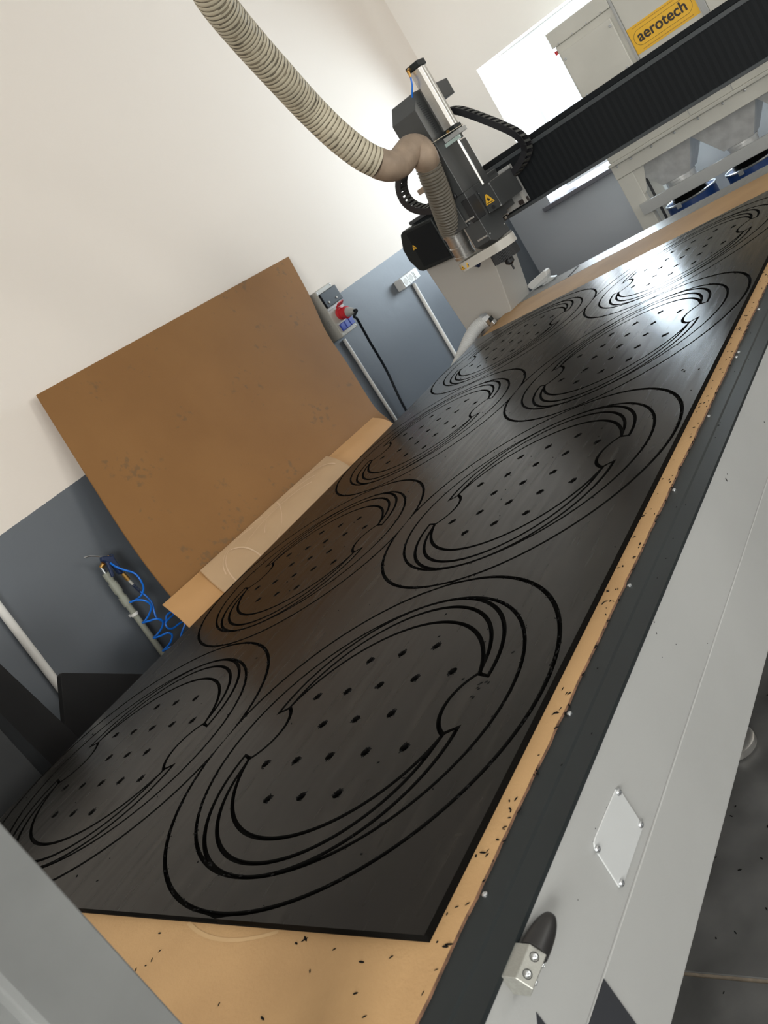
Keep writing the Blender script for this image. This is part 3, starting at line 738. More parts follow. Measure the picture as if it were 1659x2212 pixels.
# ------------------------------------------------------------------ suction hose
def ribbed(path, r_of, pitch, name, mats, parent, depth=.06, wire=False, spots=0):
    q_ = 5 if wire else 7
    pts = resample(path, pitch/q_); N = len(pts); rr = []; mi = []
    for i in range(N):
        ph = i % q_; r = r_of(i/(N-1))
        if wire: rr.append(r*(1.065 if ph == 0 else (.985 if ph in (1, 4) else .955))); mi.append(1 if ph == 0 else 0)
        else: rr.append(r*(1-depth if ph == 0 else (1-.15*depth if ph in (1, 6) else 1))); mi.append(1 if (ph == 0 and spots) else 0)
    b = MB(); b.sweep(pts, rr, 40, True, mi); o = b.build(name, mats, parent, smooth=True)
    if spots:   # short dark strokes along the ribs on the underside
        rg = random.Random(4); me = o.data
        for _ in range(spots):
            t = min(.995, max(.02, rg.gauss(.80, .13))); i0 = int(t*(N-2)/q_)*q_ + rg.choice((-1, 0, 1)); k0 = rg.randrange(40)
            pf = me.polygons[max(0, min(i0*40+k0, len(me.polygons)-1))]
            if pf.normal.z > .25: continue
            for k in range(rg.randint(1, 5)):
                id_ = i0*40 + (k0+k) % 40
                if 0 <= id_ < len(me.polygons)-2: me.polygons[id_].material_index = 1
    return o
hp = [(395,-120,2.45),(430,-60,2.55),(468,5,2.66),(532,84,2.83),(600,160,2.98),(665,231,3.13),(725,290,3.21),(778,332,3.26),(815,352,3.29)]
hq = [(815,352,3.29),(840,359,3.31),(862,353,3.34),(876,336,3.36),(888,322,3.38),(904,322,3.40)]
hr = [(916,336,3.18),(922,350,3.20),(931,375,3.21),(944,408,3.23),(955,440,3.255),(966,472,3.29),(976,498,3.335)]
sh_t = thing('suction_hose', 'long cream ribbed suction hose hanging from above to the router head', 'hose', tuple(at(976, 498, 0, 3.335)))
h0 = atd(*hp[0]); hd_ = (h0 - atd(*hp[1])).normalized()
up1 = h0 + hd_*.45; up2 = up1 + hd_*.25 + Vector((0, 0, .25)); up3 = Vector((up2.x+hd_.x*.06, up2.y+hd_.y*.06, ZC-.001))   # on up to the ceiling
p1 = smoothpath([up3, up2, up1] + [atd(*p) for p in hp], 12)
ribbed(p1, lambda t: .0560-.001*t, .0175, 'cream_duct', [M_hose, M_hoseg], sh_t, .045, spots=520)
p2 = smoothpath([atd(*p) for p in hq] + [at(a_, b_, 0, c_) for a_, b_, c_ in hr[:2]], 10)
n2_ = len(p2); b = MB(); b.sweep(p2, [.0560 - .0055*i/n2_ + (.0006 if i % 3 == 0 else 0) for i in range(n2_)], 40); b.build('taped_bend', M_tape, sh_t, smooth=True)
p3 = smoothpath([at(a_, b_, 0, c_) for a_, b_, c_ in hr], 12)
ribbed(p3, lambda t: .0480-.0015*t, .0130, 'ribbed_lower_hose', [M_hose2, M_wire], sh_t, wire=True)

# ------------------------------------------------------------------ drag chains
def chain(name, label, pts, w_, h_, side, step, n_links=None):
    """pts: path points; w_ width across, h_ link height, side: the width direction"""
    root = thing(name, label, 'drag chain', tuple(pts[0])); side = Vector(side).normalized()
    P = resample(smoothpath(pts, 10), step)
    for a, b in zip(P[:-1], P[1:]):
        t = (b-a).normalized(); up = t.cross(side).normalized(); o_ = MB(); L = (b-a).length*1.06
        for s_ in (-1, 1):
            c = a + side*s_*(w_/2); f = [c - up*h_/2, c + up*h_/2, c + up*h_/2 + t*L, c - up*h_/2 + t*L]; o_.prism(f, side*s_*-.004)
        c = a + t*L*.5; o_.prism([c - side*(w_/2-.001) - up*.002, c + side*(w_/2-.001) - up*.002, c + side*(w_/2-.001) + up*.002, c - side*(w_/2-.001) + up*.002], t*.004)
        lk = o_.build('chain_link', M_chain, root)
        for s_ in (-1, 1):
            c = a + up*s_*(h_/2-.002) + t*L*.3; o2 = MB(); o2.prism([c - side*(w_/2-.003), c + side*(w_/2-.003), c + side*(w_/2-.003) + t*L*.42, c - side*(w_/2-.003) + t*L*.42], up*s_*.003); o2.build('crossbar', M_chainlt, lk)
    return root
cpts = [(973,238,3.60),(990,238,3.60),(1015,245,3.60),(1045,256,3.60),(1080,270,3.61),(1110,284,3.62),(1130,300,3.63),(1139,322,3.64),(1130,348,3.64),(1112,372,3.645),(1098,384,3.645)]
chain('upper_drag_chain', 'black drag chain arching from the router head across to the gantry beam', [at(a, b, 0, c) for a, b, c in cpts], .050, .026, (-.75, .1, .1), .024)
cpts = [(872,370),(867,390),(868,410),(876,430),(892,445),(912,452),(935,452),(962,444),(992,434)]
chain('looped_drag_chain', 'black drag chain looping under the hose bend left of the router head', [at(a, b, 0, 3.52) for a, b in cpts], .055, .028, (-1, .15, 0), .022)

# ------------------------------------------------------------------ small machine fittings at the table's far left corner
sn = thing('limit_switch_unit', 'small white rounded fitting at the far left corner of the table', 'switch', tuple(at(1165, 625, 2, ZM)))
c = at(1170, 617, 2, ZM+.0); cA = at(1146, 628, 0, 4.06); cB = at(1182, 598, 0, 4.06)
MB().prism([at(1138, 617, 0, 4.00), at(1172, 587, 0, 4.00), at(1178, 585, 0, 4.00), at(1182, 591, 0, 4.00), at(1181, 603, 0, 4.00), at(1150, 627, 0, 4.00), at(1140, 622, 0, 4.00)], (.05, 0, 0)).build('shell', M_white, sn, bevel=.006, seg=3)
MB().prism([at(1150, 625, 0, 3.998), at(1182, 594, 0, 3.998), at(1182, 608, 0, 3.998), at(1154, 626, 0, 3.998)], (.05, 0, 0)).build('base', M_plate, sn, bevel=.003)
MB().prism([at(1183, 600, 0, 4.005), at(1200, 598, 0, 4.005), at(1192, 606, 0, 4.005), at(1172, 618, 0, 4.005), at(1170, 614, 0, 4.005)], (.03, 0, 0)).build('arm', M_plate, sn, bevel=.002)
ch = thing('corrugated_cable_hose', 'grey corrugated cable hose rising behind the sheet to a metal bracket', 'hose', tuple(at(1045, 690, 0, 3.62)))
hpts = [(962,850,3.3),(985,800,3.42),(1000,765,3.50),(1016,728,3.56),(1032,705,3.60),(1050,692,3.62)]
ribbed(smoothpath([at(a, b, 0, c) for a, b, c in hpts], 8), lambda t: .031, .009, 'corrugated_tube', [M_plate, M_frame], ch, .05)
q = at(1053, 688, 0, 3.63); 
MB().lathe(at(1046, 695, 0, 3.62), at(1056, 685, 0, 3.64)-at(1046, 695, 0, 3.62), [(0, .038), (.016, .038), (.018, .030), (.03, .03)], 10).build('gland_nut', M_steel, ch)
MB().prism([at(1037, 722, 0, 3.61), at(1062, 692, 0, 3.61), at(1069, 700, 0, 3.61), at(1040, 728, 0, 3.61)], (.03, 0, 0)).build('bracket', M_steel, ch, bevel=.002)
MB().prism([at(1037, 712, 0, 3.605), at(1058, 684, 0, 3.605), at(1064, 692, 0, 3.605), at(1040, 720, 0, 3.605)], (.02, 0, 0)).build('connector_block', M_rail, ch, bevel=.002)

# ------------------------------------------------------------------ MDF boards leaning on the left wall
def loft(name, LE, RE, thick, m, parent=None, n=24):
    """surface between a left and a right edge curve (top to bottom), thickened away from the room"""
    A = smoothpath(LE, 8); B = smoothpath(RE, 8); N = 40
    def samp(P, t):
        i = min(int(t*(len(P)-1)), len(P)-2); f = t*(len(P)-1)-i; return P[i].lerp(P[i+1], f)
    b = MB(); vs = []
    for i in range(N+1):
        a_, b_ = samp(A, i/N), samp(B, i/N)
        for j in range(n+1): vs.append(a_.lerp(b_, j/n))
    off = Vector((0, thick, 0)); m0 = len(vs); vs2 = [v + off for v in vs]; fs = []
    w1 = n+1
    for i in range(N):
        for j in range(n):
            q = (i*w1+j, i*w1+j+1, (i+1)*w1+j+1, (i+1)*w1+j); fs.append(q); fs.append(tuple(x+m0 for x in q[::-1]))
    for j in range(n): fs.append((j, j+m0, j+1+m0, j+1)); k = N*w1; fs.append((k+j, k+j+1, k+j+1+m0, k+j+m0))
    for i in range(N): a0 = i*w1; a1 = (i+1)*w1; fs.append((a0, a1, a1+m0, a0+m0)); fs.append((a0+n, a0+n+m0, a1+n+m0, a1+n))
    b.add(vs+vs2, fs); o = b.build(name, m, parent, smooth=True); return o
L1 = [at(79, 853, 1, 3.150), at(184, 1021, 1, 3.105), at(282, 1173, 1, 3.04), at(369, 1287, 1, 2.965), (1.80, 2.84, .45), (1.77, 2.64, .012)]
R1 = [at(623, 554, 1, 3.150), at(670, 641, 1, 3.085), at(705, 717, 1, 3.045), at(752, 788, 1, 3.00), at(808, 877, 1, 2.93), at(849, 915, 1, 2.84), (3.36, 2.72, .35), (3.30, 2.62, .012)]
o = loft('leaning_mdf_board', L1, R1, .006, M_board); tag(o, 'large bowed brown MDF board leaning against the left wall', 'board')
L2 = [at(352, 1306, 1, 2.90), at(412, 1357, 1, 2.72), (1.58, 2.50, .42), (1.52, 2.36, .012)]
R2 = [at(806, 902, 1, 2.90), at(852, 917, 1, 2.74), (3.15, 2.52, .42), (3.08, 2.38, .012)]
# keep the lower board in front of the bowed one
o = loft('lower_mdf_board', L2, R2, .006, M_board2); tag(o, 'pale MDF board leaning low in front of the large brown one', 'board')
L3 = [at(434, 1232, 1, 2.880), at(491, 1283, 1, 2.705), (1.85, 2.485, .44), (1.80, 2.36, .05)]
R3 = [at(706, 985, 1, 2.880), at(752, 1005, 1, 2.70), (2.75, 2.49, .44), (2.70, 2.37, .05)]
o3 = loft('used_spoilboard', L3, R3, .008, M_board3); tag(o3, 'greyish used MDF piece with curved router tracks lying on the pale board', 'board')
# routed arcs on it
A3, B3 = smoothpath(L3, 8), smoothpath(R3, 8)
def p3pt(u, v):
    i = min(int(v*8), 7); f = v*8-i
    return A3[i].lerp(A3[i+1], f).lerp(B3[i].lerp(B3[i+1], f), u) + Vector((0, -.0016, .0008))
random.seed(5); tm = MB()
for (uc, vc, ru, rv, a0, a1) in ((.30, .95, .24, .95, 1.0, 2.9), (.26, 1.1, .19, 1.0, 1.1, 3.0), (.62, 1.2, .30, 1.0, .8, 2.6), (.75, 1.0, .22, .9, .3, 2.4), (.33, .1, .22, .9, -1.4, .4), (.05, .9, .2, .8, -.9, .9), (.5, 1.05, .36, .72, .7, 2.4)):
    prev = None
    for i in range(31):
        a = a0+(a1-a0)*i/30; u = uc+ru*math.cos(a); v = vc-rv*math.sin(a)
        if 0.02 < u < .98 and .03 < v < 1.0:
            c = p3pt(u, v); d = p3pt(u+.008, v-.018)
            if prev: tm.add([prev[0], c, d, prev[1]], [(0, 1, 2, 3)])
            prev = (c, d)
        else: prev = None
tm.build('router_track', M_board3_line, o3)

# ------------------------------------------------------------------ wall fittings on the left wall
YB = 3.10
pb = thing('power_outlet_box', 'grey wall outlet box with smoked breaker window, red plug and blue sockets', 'outlet box', (3.83, 3.2, 1.14))
x0, x1, z0, z1 = 3.757, 3.910, Z-.316, Z-.038
bo = box('housing', x0, x1, YB, YW-.001, z0, z1, M_boxgrey, pb, bevel=.004)
box('breaker_window', x0+.005, x1+.010, YB-.014, YB-.0005, Z-.146, Z-.062, M_smoke, pb, bevel=.003)
for px, py in ((711, 653), (727, 642)):
    q = at(px, py, 1, YB-.014); MB().lathe((q.x, YB-.0145, q.z), (0, -1, 0), [(0, .0065), (.003, .006)], 14).build('window_latch', M_boxgrey, pb)
box('hinge_strip', x0+.003, x1-.004, YB-.004, YB-.0003, Z-.162, Z-.150, M_plate, pb, bevel=.001)
c = Vector((3.838, YB, Z-.205)); dn = Vector((-.05, -1, -.28)).normalized()
MB().lathe(c, dn, [(-.002, .036), (.018, .036), (.020, .030), (.040, .030), (.042, .034), (.052, .034), (.054, .026)], 28).build('red_socket', M_red, pb, smooth=True)
MB().prism([c + Vector((-.034, -.028, .034)), c + Vector((.030, -.028, .034)), c + Vector((.026, -.052, .050)), c + Vector((-.028, -.052, .050))], (0, .004, .005)).build('socket_flap', M_red, pb, bevel=.002)
MB().lathe(c + dn*.054, dn, [(0, .026), (.020, .024), (.036, .019), (.046, .013)], 22).build('plug_body', M_frame, pb, smooth=True)
for k in range(3):
    xs_ = 3.776+.0435*k; box('blue_socket', xs_, xs_+.038, YB-.010, YB-.0005, Z-.292, Z-.250, M_sblue, pb, bevel=.003)
for dx in (.008, .144):
    for dz in (.010, .268): screw(pb, (x0+dx, YB, z0+dz), (0, -1, 0), .004)
lt = MB()
for k in range(5): lt.box(x0-.0006, x0-.0001, YB+.028+.004*(k % 2), YB+.05, Z-.205-.007*k, Z-.2085-.007*k)
lt.build('side_print', M_label, pb)
# black mains cable
e0 = c + dn*.098
q1, q2_, q3_, q4_ = at(772, 690, 1, 3.05), at(800, 740, 1, 3.10), at(835, 800, 1, 3.15), at(878, 888, 1, 3.17)
MB().sweep(smoothpath([e0, e0 + dn*.02, at(765, 684, 1, 3.01), q1, q2_, q3_, q4_, (q4_.x+.02, 3.17, .25), (q4_.x+.03, 3.17, .02)], 10), .0075, 12).build('mains_cable', M_cable, smooth=True)
tag(bpy.data.objects['mains_cable'], 'black mains cable hanging from the red plug down the wall', 'cable')
def conduit(name, label, a, b, r, m, y=YW-.012, zb=0):
    p, q = at(*a, 1, y), at(*b, 1, y); x = p.x; dx = (q.x-p.x)/(q.z-p.z)
    root = thing(name, label, 'conduit', (x, YW, zb))
    low = Vector((p.x+(.01-p.z)*dx, y, .01))
    MB().cyl(low, p, r, 20).build('pipe', m, root, smooth=True)
    for k in (.35, 1.0):
        zc = .2+k*.7*(p.z-.2)
        if k == 1.0: zc = p.z*.45
        MB().box(p.x+(zc-p.z)*dx-r*1.5, p.x+(zc-p.z)*dx+r*1.5, y-r*1.1, YW-.0005, zc-.008, zc+.008).build('clip', m, root, bevel=.002)
    return root
conduit('outlet_box_conduit', 'white conduit running down the wall from the grey outlet box', (743, 733), (853, 905), .0105, M_conduit)
conduit('double_socket_conduit', 'white conduit running down the wall from the white double socket', (893, 612), (984, 768), .0125, M_conduit)
# white double socket
ds = thing('white_double_socket', 'white surface-mounted double socket with switch on the blue wall', 'socket', (4.72, YW, Z-.28))
p = at(876, 622, 1, YW-.06); q = at(908, 596, 1, YW-.06); zt, zb_ = at(865, 601, 1, YW-.045).z, at(877, 621, 1, YW-.06).z
zt = Z-.256; zb_ = Z-.322
box('back_box', p.x, q.x, YW-.058, YW-.001, zb_, zt, M_white, ds, bevel=.004)
wd = (q.x-p.x)/3
for k in range(3):
    f_ = box('face_module', p.x+wd*k+.0015, p.x+wd*(k+1)-.0015, YW-.064, YW-.0585, zb_+.003, zt-.003, M_white, ds, bevel=.0015)
    if k < 2: MB().lathe((p.x+wd*(k+.5), YW-.0642, (zb_+zt)/2), (0, -1, 0), [(-.001, .0205), (.0008, .0205), (.0008, .018), (.0001, .0175)], 22).build('socket_well', M_boxgrey, f_)
    else: box('rocker', p.x+wd*k+.012, p.x+wd*(k+1)-.012, YW-.067, YW-.0645, zb_+.012, zt-.012, M_white, f_, bevel=.001)
# white conduit, far left
conduit('left_conduit', 'thick white conduit on the grey wall at the far left', (-40, 1262), (132, 1488), .0165, M_conduit, YW-.018)
# grey air pipe with fittings and blow gun
yA = YW-.035
ap = thing('grey_air_pipe', 'grey air pipe with stepped couplings on the wall under the blow gun', 'pipe', (1.73, YW, 0))
pT = at(229, 1240, 1, yA); pB = at(352, 1412, 1, yA); dxz = (pB.x-pT.x)/(pB.z-pT.z)
def ap_at(py): 
    t = (py-1240)/(1412-1240); return pT.lerp(pB, t)
MB().cyl(ap_at(1260), Vector((pT.x+(.01-pT.z)*dxz, yA, .01)), .0125, 20).build('pipe', M_conduit_g, ap, smooth=True)
for a, b, r in ((1238, 1252, .0155), (1250, 1268, .0135), (1258, 1279, .0175), (1276, 1290, .014), (1288, 1306, .0175)):
    MB().cyl(ap_at(a), ap_at(b), r, 20).build('coupling', M_conduit_g, ap, smooth=True)
c_ = ap_at(1325); MB().lathe(c_, (pB-pT), [(-.006, .0155), (.006, .0155)], 20).box(c_.x-.006, c_.x+.006, yA, YW-.0005, c_.z-.006, c_.z+.006).build('pipe_clip', M_conduit, ap)
MB().cyl(ap_at(1238), ap_at(1226), .008).build('steel_nipple', M_steel, ap, smooth=True)
el = ap_at(1226); el2 = at(224, 1217, 1, yA-.012)
MB().cyl(el, el2, .010).cyl(el2, el2 + Vector((.035, -.005, .006)), .009).build('brass_elbow', M_brass, ap, smooth=True)
bg = thing('blow_gun', 'navy blue air blow gun with thin metal nozzle hung on the grey pipe', 'blow gun', tuple(at(235, 1215, 1, yA-.03)))
yG = yA-.045
def G(px, py, y=yG): return at(px, py, 1, y)
MB().prism([G(220, 1202), G(246, 1200), G(251, 1210), G(262, 1225), (G(268, 1238)), G(260, 1239), G(246, 1222), G(238, 1216), G(221, 1211)], (0, .022, 0)).build('body', M_navy, bg, bevel=.004)
MB().prism([G(229, 1212), G(237, 1213), G(248, 1243), G(243, 1247)], (0, .012, 0)).build('trigger', M_navy, bg, bevel=.003)
MB().sweep(smoothpath([G(222, 1203, yG+.011), G(196, 1201, yG+.011), G(181, 1205, yG+.011)], 5), .0025, 8).build('nozzle', M_steel, bg, smooth=True)
MB().sweep([G(236, 1200, yG+.011), G(240, 1197, yG+.011), G(244, 1199, yG+.011), G(246, 1203, yG+.011)], .002, 8).build('hook', M_navy, bg)
MB().cyl(G(265, 1238, yG+.01), G(278, 1253, yG+.01), .009).build('brass_coupling', M_brass, bg, smooth=True)
MB().cyl(G(278, 1253, yG+.01), G(287, 1262, yG+.01), .006).build('hose_tail', M_boxgrey, bg, smooth=True)
sprp = []
for i in range(121):
    t = i/120; c = G(287, 1262, yG+.01).lerp(G(306, 1280, yG+.01), t); a = t*2*PI*9; sprp.append(c + Vector((math.cos(a)*.006, math.sin(a)*.006, 0)) )
MB().sweep(sprp, .0014, 6).build('strain_spring', M_navy, bg, smooth=True)
# blue coiled hose
coil = thing('blue_coiled_hose', 'bright blue coiled air hose dangling beside the grey pipe', 'hose', tuple(G(330, 1330)))
cp_ = [(238,1216,0),(250,1224,0),(268,1231,-.01),(290,1238,-.02),(303,1252,-.03),(310,1270,-.02),(305,1286,0),(294,1295,.02),(281,1301,.01),(296,1296,-.02),(314,1298,-.05),(326,1308,-.04),(323,1325,-.01),(314,1340,.015),(308,1345,.01),(320,1342,-.02),(338,1337,-.05),(351,1341,-.05),(350,1355,-.02),(340,1370,.01),(332,1378,.01),(346,1374,-.02),(362,1367,-.05),(372,1372,-.05),(368,1388,-.02),(358,1400,.01),(352,1406,.01),(362,1401,-.02),(373,1396,-.04)]
MB().sweep(smoothpath([G(a, b, yG-.005+c) for a, b, c in cp_], 8), .0042, 10).build('hose_coil', M_blueh, coil, smooth=True)
cp2 = [(304,1278,0),(316,1288,-.01),(328,1302,-.02),(333,1320,-.02),(338,1334,-.02),(350,1341,-.03),(358,1342,-.03),(360,1330,-.03),(370,1322,-.03),(375,1327,-.03),(366,1336,-.04),(358,1345,-.04),(362,1356,-.04),(374,1357,-.04),(386,1348,-.04),(397,1342,-.04),(399,1349,-.04),(394,1363,-.03),(390,1378,-.03)]
MB().sweep(smoothpath([G(a, b, yG-.005+c) for a, b, c in cp2], 8), .0042, 10).build('hose_tail', M_blueh, coil, smooth=True)

# ------------------------------------------------------------------ black offcuts between the table and the left wall
pB0, pB1 = at(131, 1460, 1, 2.78), at(140, 1560, 1, 2.78)
q = [at(a, b, 1, 2.78) for a, b in ((136, 1453), (420, 1457))]
xl = pB0.x + (pB1.x-pB0.x)/(pB1.z-pB0.z)*(.01-pB0.z)
o = MB().prism([pB0] + q + [Vector((q[-1].x, 2.78, .01)), Vector((xl, 2.78, .01))], (0, .03, 0)).build('upright_offcut', M_black_off, bevel=.002)
tag(o, 'black plastic offcut standing upright with a square corner by the blue hose', 'plastic offcut')
def slab(name, label, pa, pb, y, th, m, ztop, xl):
    """tall offcut leaning on edge: its far edge passes through two photo points"""
    a, b = at(*pa, 1, y), at(*pb, 1, y); k = (b.x-a.x)/(b.z-a.z)
    pts = [(xl, y, .01), (xl, y, ztop), (a.x+(ztop-a.z)*k, y, ztop), (a.x+(.01-a.z)*k, y, .01)]
    return tag(MB().prism(pts, (0, th, 0)).build(name, m, bevel=.0015), label, 'plastic offcut')
slab('tall_offcut', 'tall black plastic offcut standing on edge under the thick white conduit', (0, 1433), (127, 1553), 2.66, .03, M_black_off, 1.16, .45)
slab('middle_offcut', 'charcoal plastic offcut standing between the tall one and the table', (0, 1540), (115, 1655), 2.52, .035, mat('offcut_charcoal', (.010, .012, .014), .55, spec=.25), 1.08, .50)
slab('low_offcut', 'lowest black plastic offcut, half hidden by the table corner', (0, 1574), (100, 1684), 2.44, .03, mat('offcut_black', (.007, .008, .009), .5), 1.04, .50)
# ------------------------------------------------------------------ foreground post
po = thing('grey_post', 'blurred light grey steel post in the near left corner', 'post', (.17, .72, 0))
pp = MB(); xp0, xp1, yp = .1300, .2002, .6842
rr = .006
prf = [(xp1, yp), (xp1, yp+.07), (xp0-.004, yp+.07), (xp0-.004, yp+.012), (xp0-.0005, yp+.003), (xp0+.006, yp)]
pp.prism([(x, y, .012) for x, y in prf], (0, 0, 1.50)); pp.build('square_tube', M_post, po, bevel=.0015)
box('base_plate', .09, .225, yp-.03, yp+.10, 0, .012, M_post, po, bevel=.002)
box('post_cap', xp0-.006, xp1+.002, yp-.002, yp+.072, 1.512, 1.518, M_rubber, po, bevel=.002)

# ------------------------------------------------------------------ dust collector behind the table
DX = 5.3
dc = thing('dust_collector', 'cream dust collector cabinet on legs with two metal hoppers and yellow sign', 'dust collector', (DX+.2, 1.3, 0))
def d(px, py, x=DX): return at(px, py, 0, x)
# upper modules
def module(y1, y0, zb, zt, name, xf=DX):
    return box(name, xf, xf+.40, y0, y1, zb, zt, M_cab, dc, bevel=.003)
m1 = module(1.960, 1.600, Z+.000, Z+.330, 'filter_module')
box('access_door', DX-.022, DX-.001, 1.628, 1.945, Z+.012, Z+.288, M_cab, dc, bevel=.004)
for (px, py) in ((1222, 127), (1318, 56), (1268, 205), (1355, 145)):
    q = d(px, py, DX-.02); screw(dc, (DX-.0225, q.y, q.z), (-1, 0, 0), .008, 'door_screw', M_plate)
box('module_lid', DX-.012, DX+.42, 1.605, 1.975, Z+.3305, Z+.415, M_cab, dc, bevel=.004)
for k in range(4): screw(dc, (DX-.0125, 1.93-.09*k, Z+.338), (-1, 0, 0), .0045, 'lid_screw')
m2 = module(1.590, 1.222, Z-.02, Z+.62, 'filter_module')
m3 = module(1.190, .60, Z-.02, Z+.62, 'filter_module')
box('corner_channel', DX-.012, DX+.35, 1.5905, 1.604, Z-.02, Z+.62, M_frame, dc, bevel=.002)
box('corner_channel', DX-.012, DX+.35, 1.1905, 1.2215, Z-.02, Z+.62, M_frame, dc, bevel=.002)
MB().box(DX+.02, DX+.38, .62, 1.95, Z-.30, Z-.021).build('plenum', M_cab, dc, bevel=.003)
# small red latch by the window side
q = d(1199, 112); MB().box(DX-.005, DX+.03, 1.962, 1.976, q.z-.022, q.z+.0).build('red_latch', M_red, dc, bevel=.002)
# yellow sign with the maker's word
st = box('yellow_sign', DX-.0016, DX-.0002, 1.2300, 1.5885, Z+.0455, Z+.186, M_yellow, m2)
def text_mesh(body, size, name, m, parent, y_left, z_base, x, bold=0, stretch=1):
    cu = bpy.data.curves.new(name, 'FONT'); cu.body = body; cu.size = size; cu.extrude = .0004; cu.offset = bold
    ob = bpy.data.objects.new(name, cu); C.objects.link(ob); dg = bpy.context.evaluated_depsgraph_get()
    me = bpy.data.meshes.new_from_object(ob.evaluated_get(dg)); bpy.data.objects.remove(ob); bpy.data.curves.remove(cu)
    for v in me.vertices: v.co = Vector((x - v.co.z, y_left - v.co.x*stretch, z_base + v.co.y))
    bm = bmesh.new(); bm.from_mesh(me); bmesh.ops.recalc_face_normals(bm, faces=bm.faces); bm.to_mesh(me); bm.free()
    me.materials.clear(); return link(name, me, m, parent)
text_mesh('aerotech', .078, 'sign_lettering', M_black, m2, 1.552, Z+.096, DX-.0022, .0016, .99)
# pill-shaped outline round the word
pl = MB(); yc0, yc1, zc_, rr_ = 1.5335, 1.287, Z+.1155, .040
path = [(yc0 + rr_*math.cos(a), zc_ + rr_*math.sin(a)) for a in [PI/2 - PI*i/16 for i in range(17)]]
path = [(yc1, zc_+rr_)] + [(y, z) for y, z in path] + [(yc1, zc_-rr_)] + [(yc1 - rr_*math.cos(a), zc_ + rr_*math.sin(a)) for a in [-PI/2 + PI*i/16 for i in range(1, 17)]]
for (a, b) in zip(path, path[1:] + path[:1]):
    v = Vector((0, b[0]-a[0], b[1]-a[1])); 
    if v.length < 1e-6: continue
    n_ = Vector((0, -v.z, v.y)).normalized()*.0009; A_ = Vector((DX-.0020, *a)); B_ = Vector((DX-.0020, *b)); pl.add([A_-n_, B_-n_, B_+n_, A_+n_], [(0, 1, 2, 3)])
pl.build('sign_outline', M_black, m2)
ft = MB(); random.seed(2)
for z_, y_a, y_b in ((Z+.174, 1.56, 1.28), (Z+.0575, 1.55, 1.27)):
    y = y_a
    while y > y_b:
        wv = random.uniform(.006, .012)
        ft.add([(DX-.0019, y, z_-.0022), (DX-.0019, y-wv, z_-.0022), (DX-.0019, y-wv, z_+.0022), (DX-.0019, y, z_+.0022)], [(0, 1, 2, 3)]); y -= wv+.0025
ft.build('sign_small_print', mat('print_brown', (.45, .22, .03), .5), m2)
# fascia and flange below the modules
box('fascia', DX-.005, DX+.40, .60, 1.995, Z-.372, Z-.285, M_cab, dc, bevel=.003)
box('flange', DX-.022, DX+.42, .60, 2.005, Z-.392, Z-.3725, M_cab, dc, bevel=.003)
box('lower_frame', DX-.010, DX+.05, .60, 2.0, Z-.470, Z-.3925, M_cab, dc, bevel=.003)
for y in (1.96, 1.87, 1.74, 1.60, 1.46, 1.32, 1.20):
    screw(dc, (DX-.011, y, Z-.402), (-1, 0, 0), .007, 'flange_bolt')
for y in (1.49, 1.25): box('fascia_joint', DX-.0065, DX-.0052, y-.002, y+.002, Z-.372, Z-.285, M_frame, dc)
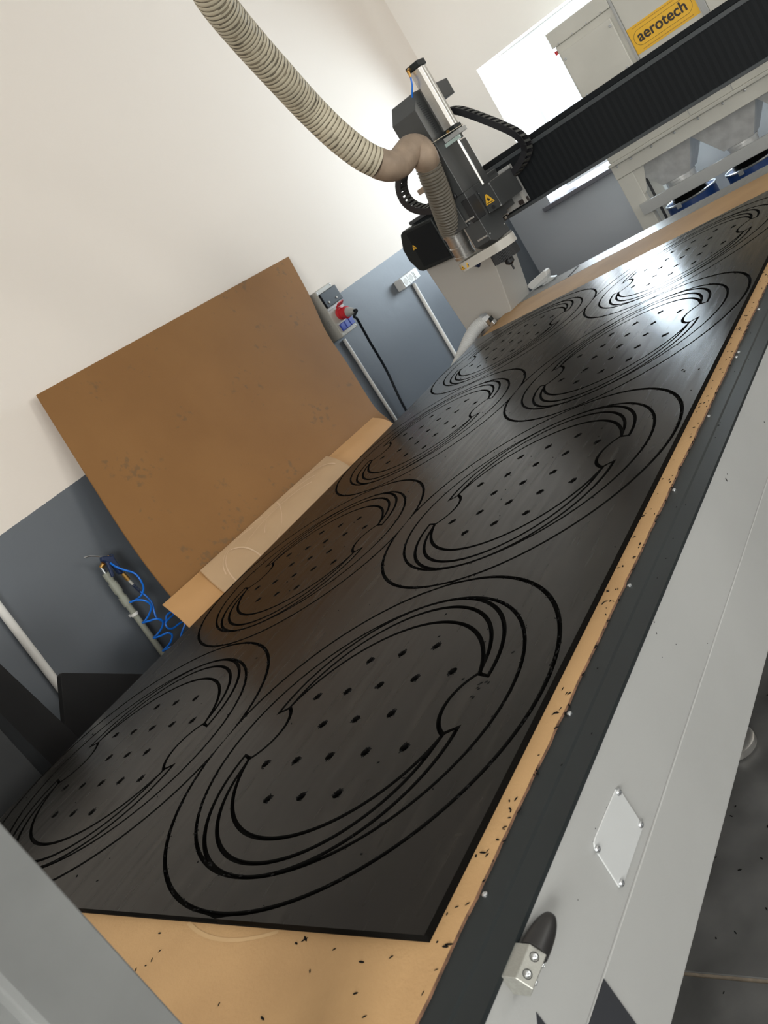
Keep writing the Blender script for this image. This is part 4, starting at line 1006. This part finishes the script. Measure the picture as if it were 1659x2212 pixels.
# legs, gusset, cross bar
for y in (1.935, .66):
    for x in (DX-.005, DX+.34):
        MB().box(x, x+.06, y-.035, y+.065, 0, Z-.4705).build('leg', M_cab, dc, bevel=.004)
MB().prism([(DX+.002, 1.8995, Z-.471), (DX+.002, 1.8995, Z-.62), (DX+.002, 1.875, Z-.60), (DX+.002, 1.83, Z-.471)], (.006, 0, 0)).build('gusset', M_cab, dc)
box('cross_bar', DX-.035, DX-.006, .62, 1.945, Z-.722, Z-.655, M_frame, dc, bevel=.002)
MB().cyl((DX+.10, 1.885, 0.0), (DX+.10, 1.885, Z-.472), .008).build('black_stay', M_darker, dc, smooth=True)
for k, yc in enumerate((1.735, 1.365, .995)):
    hw = .183; t = [(DX+.03, yc-hw), (DX+.03, yc+hw), (DX+.36, yc+hw), (DX+.36, yc-hw)]; bw = .085; xc = DX+.195
    bt = [(xc-bw, yc-bw), (xc-bw, yc+bw), (xc+bw, yc+bw), (xc+bw, yc-bw)]
    hb = MB(); hb.add([(x, y, Z-.471) for x, y in t] + [(x, y, Z-.640) for x, y in bt], [(0,1,2,3),(7,6,5,4),(0,4,5,1),(1,5,6,2),(2,6,7,3),(3,7,4,0)])
    h_ = hb.build('hopper', M_galv, dc, bevel=.002)
    MB().lathe((xc, yc, Z-.6405), (0, 0, -1), [(0, .088), (.012, .088), (.013, .082), (.040, .082), (.041, .090), (.052, .090)], 36).build('outlet_ring', M_galv, h_, smooth=True)
    prof = [(0, .085)] 
    for i in range(11): prof += [(.006+i*.010, .084+.014*(i/11)), (.011+i*.010, .098+.018*(i/11))]
    MB().lathe((xc, yc, Z-.6935), (0, 0, -1), prof, 36).build('flexible_sleeve', mat('sleeve_black', (.012, .012, .012), .22), h_, smooth=True)
def drum(yc, label):
    xc = DX+.195; r = thing('waste_drum', label, 'drum', (xc, yc, 0), 'blue waste drums under the hoppers')
    zt_ = Z-.772
    MB().lathe((xc, yc, 0), (0, 0, 1), [(0, .140), (.006, .148), (.20, .148), (.206, .152), (.214, .148), (.42, .148), (.426, .152), (.434, .148), (zt_-.02, .148)], 44).build('barrel', M_blue, r, smooth=True)
    MB().lathe((xc, yc, zt_-.03), (0, 0, 1), [(0, .1482), (.03, .1482)], 44).build('top_band', M_blue, r, smooth=True)
    b = MB(); b.sweep([(xc+.150*math.cos(a), yc+.150*math.sin(a), zt_) for a in [2*PI*i/44 for i in range(45)]], .0065, 8, False); b.build('clamp_ring', M_steel, r, smooth=True)
    MB().lathe((xc, yc, zt_-.10), (0, 0, 1), [(0, .05), (.0, .143), (.098, .1465), (.1, .1478)], 40).build('inner_wall', M_blue, r, smooth=True)
    MB().box(xc-.165, xc-.150, yc+.02, yc+.05, zt_-.02, zt_+.01).build('clamp_lever', M_steel, r, bevel=.002)
drum(1.735, 'blue waste drum with silver rim under the left hopper')
drum(1.365, 'blue waste drum with silver rim under the right-hand hopper')
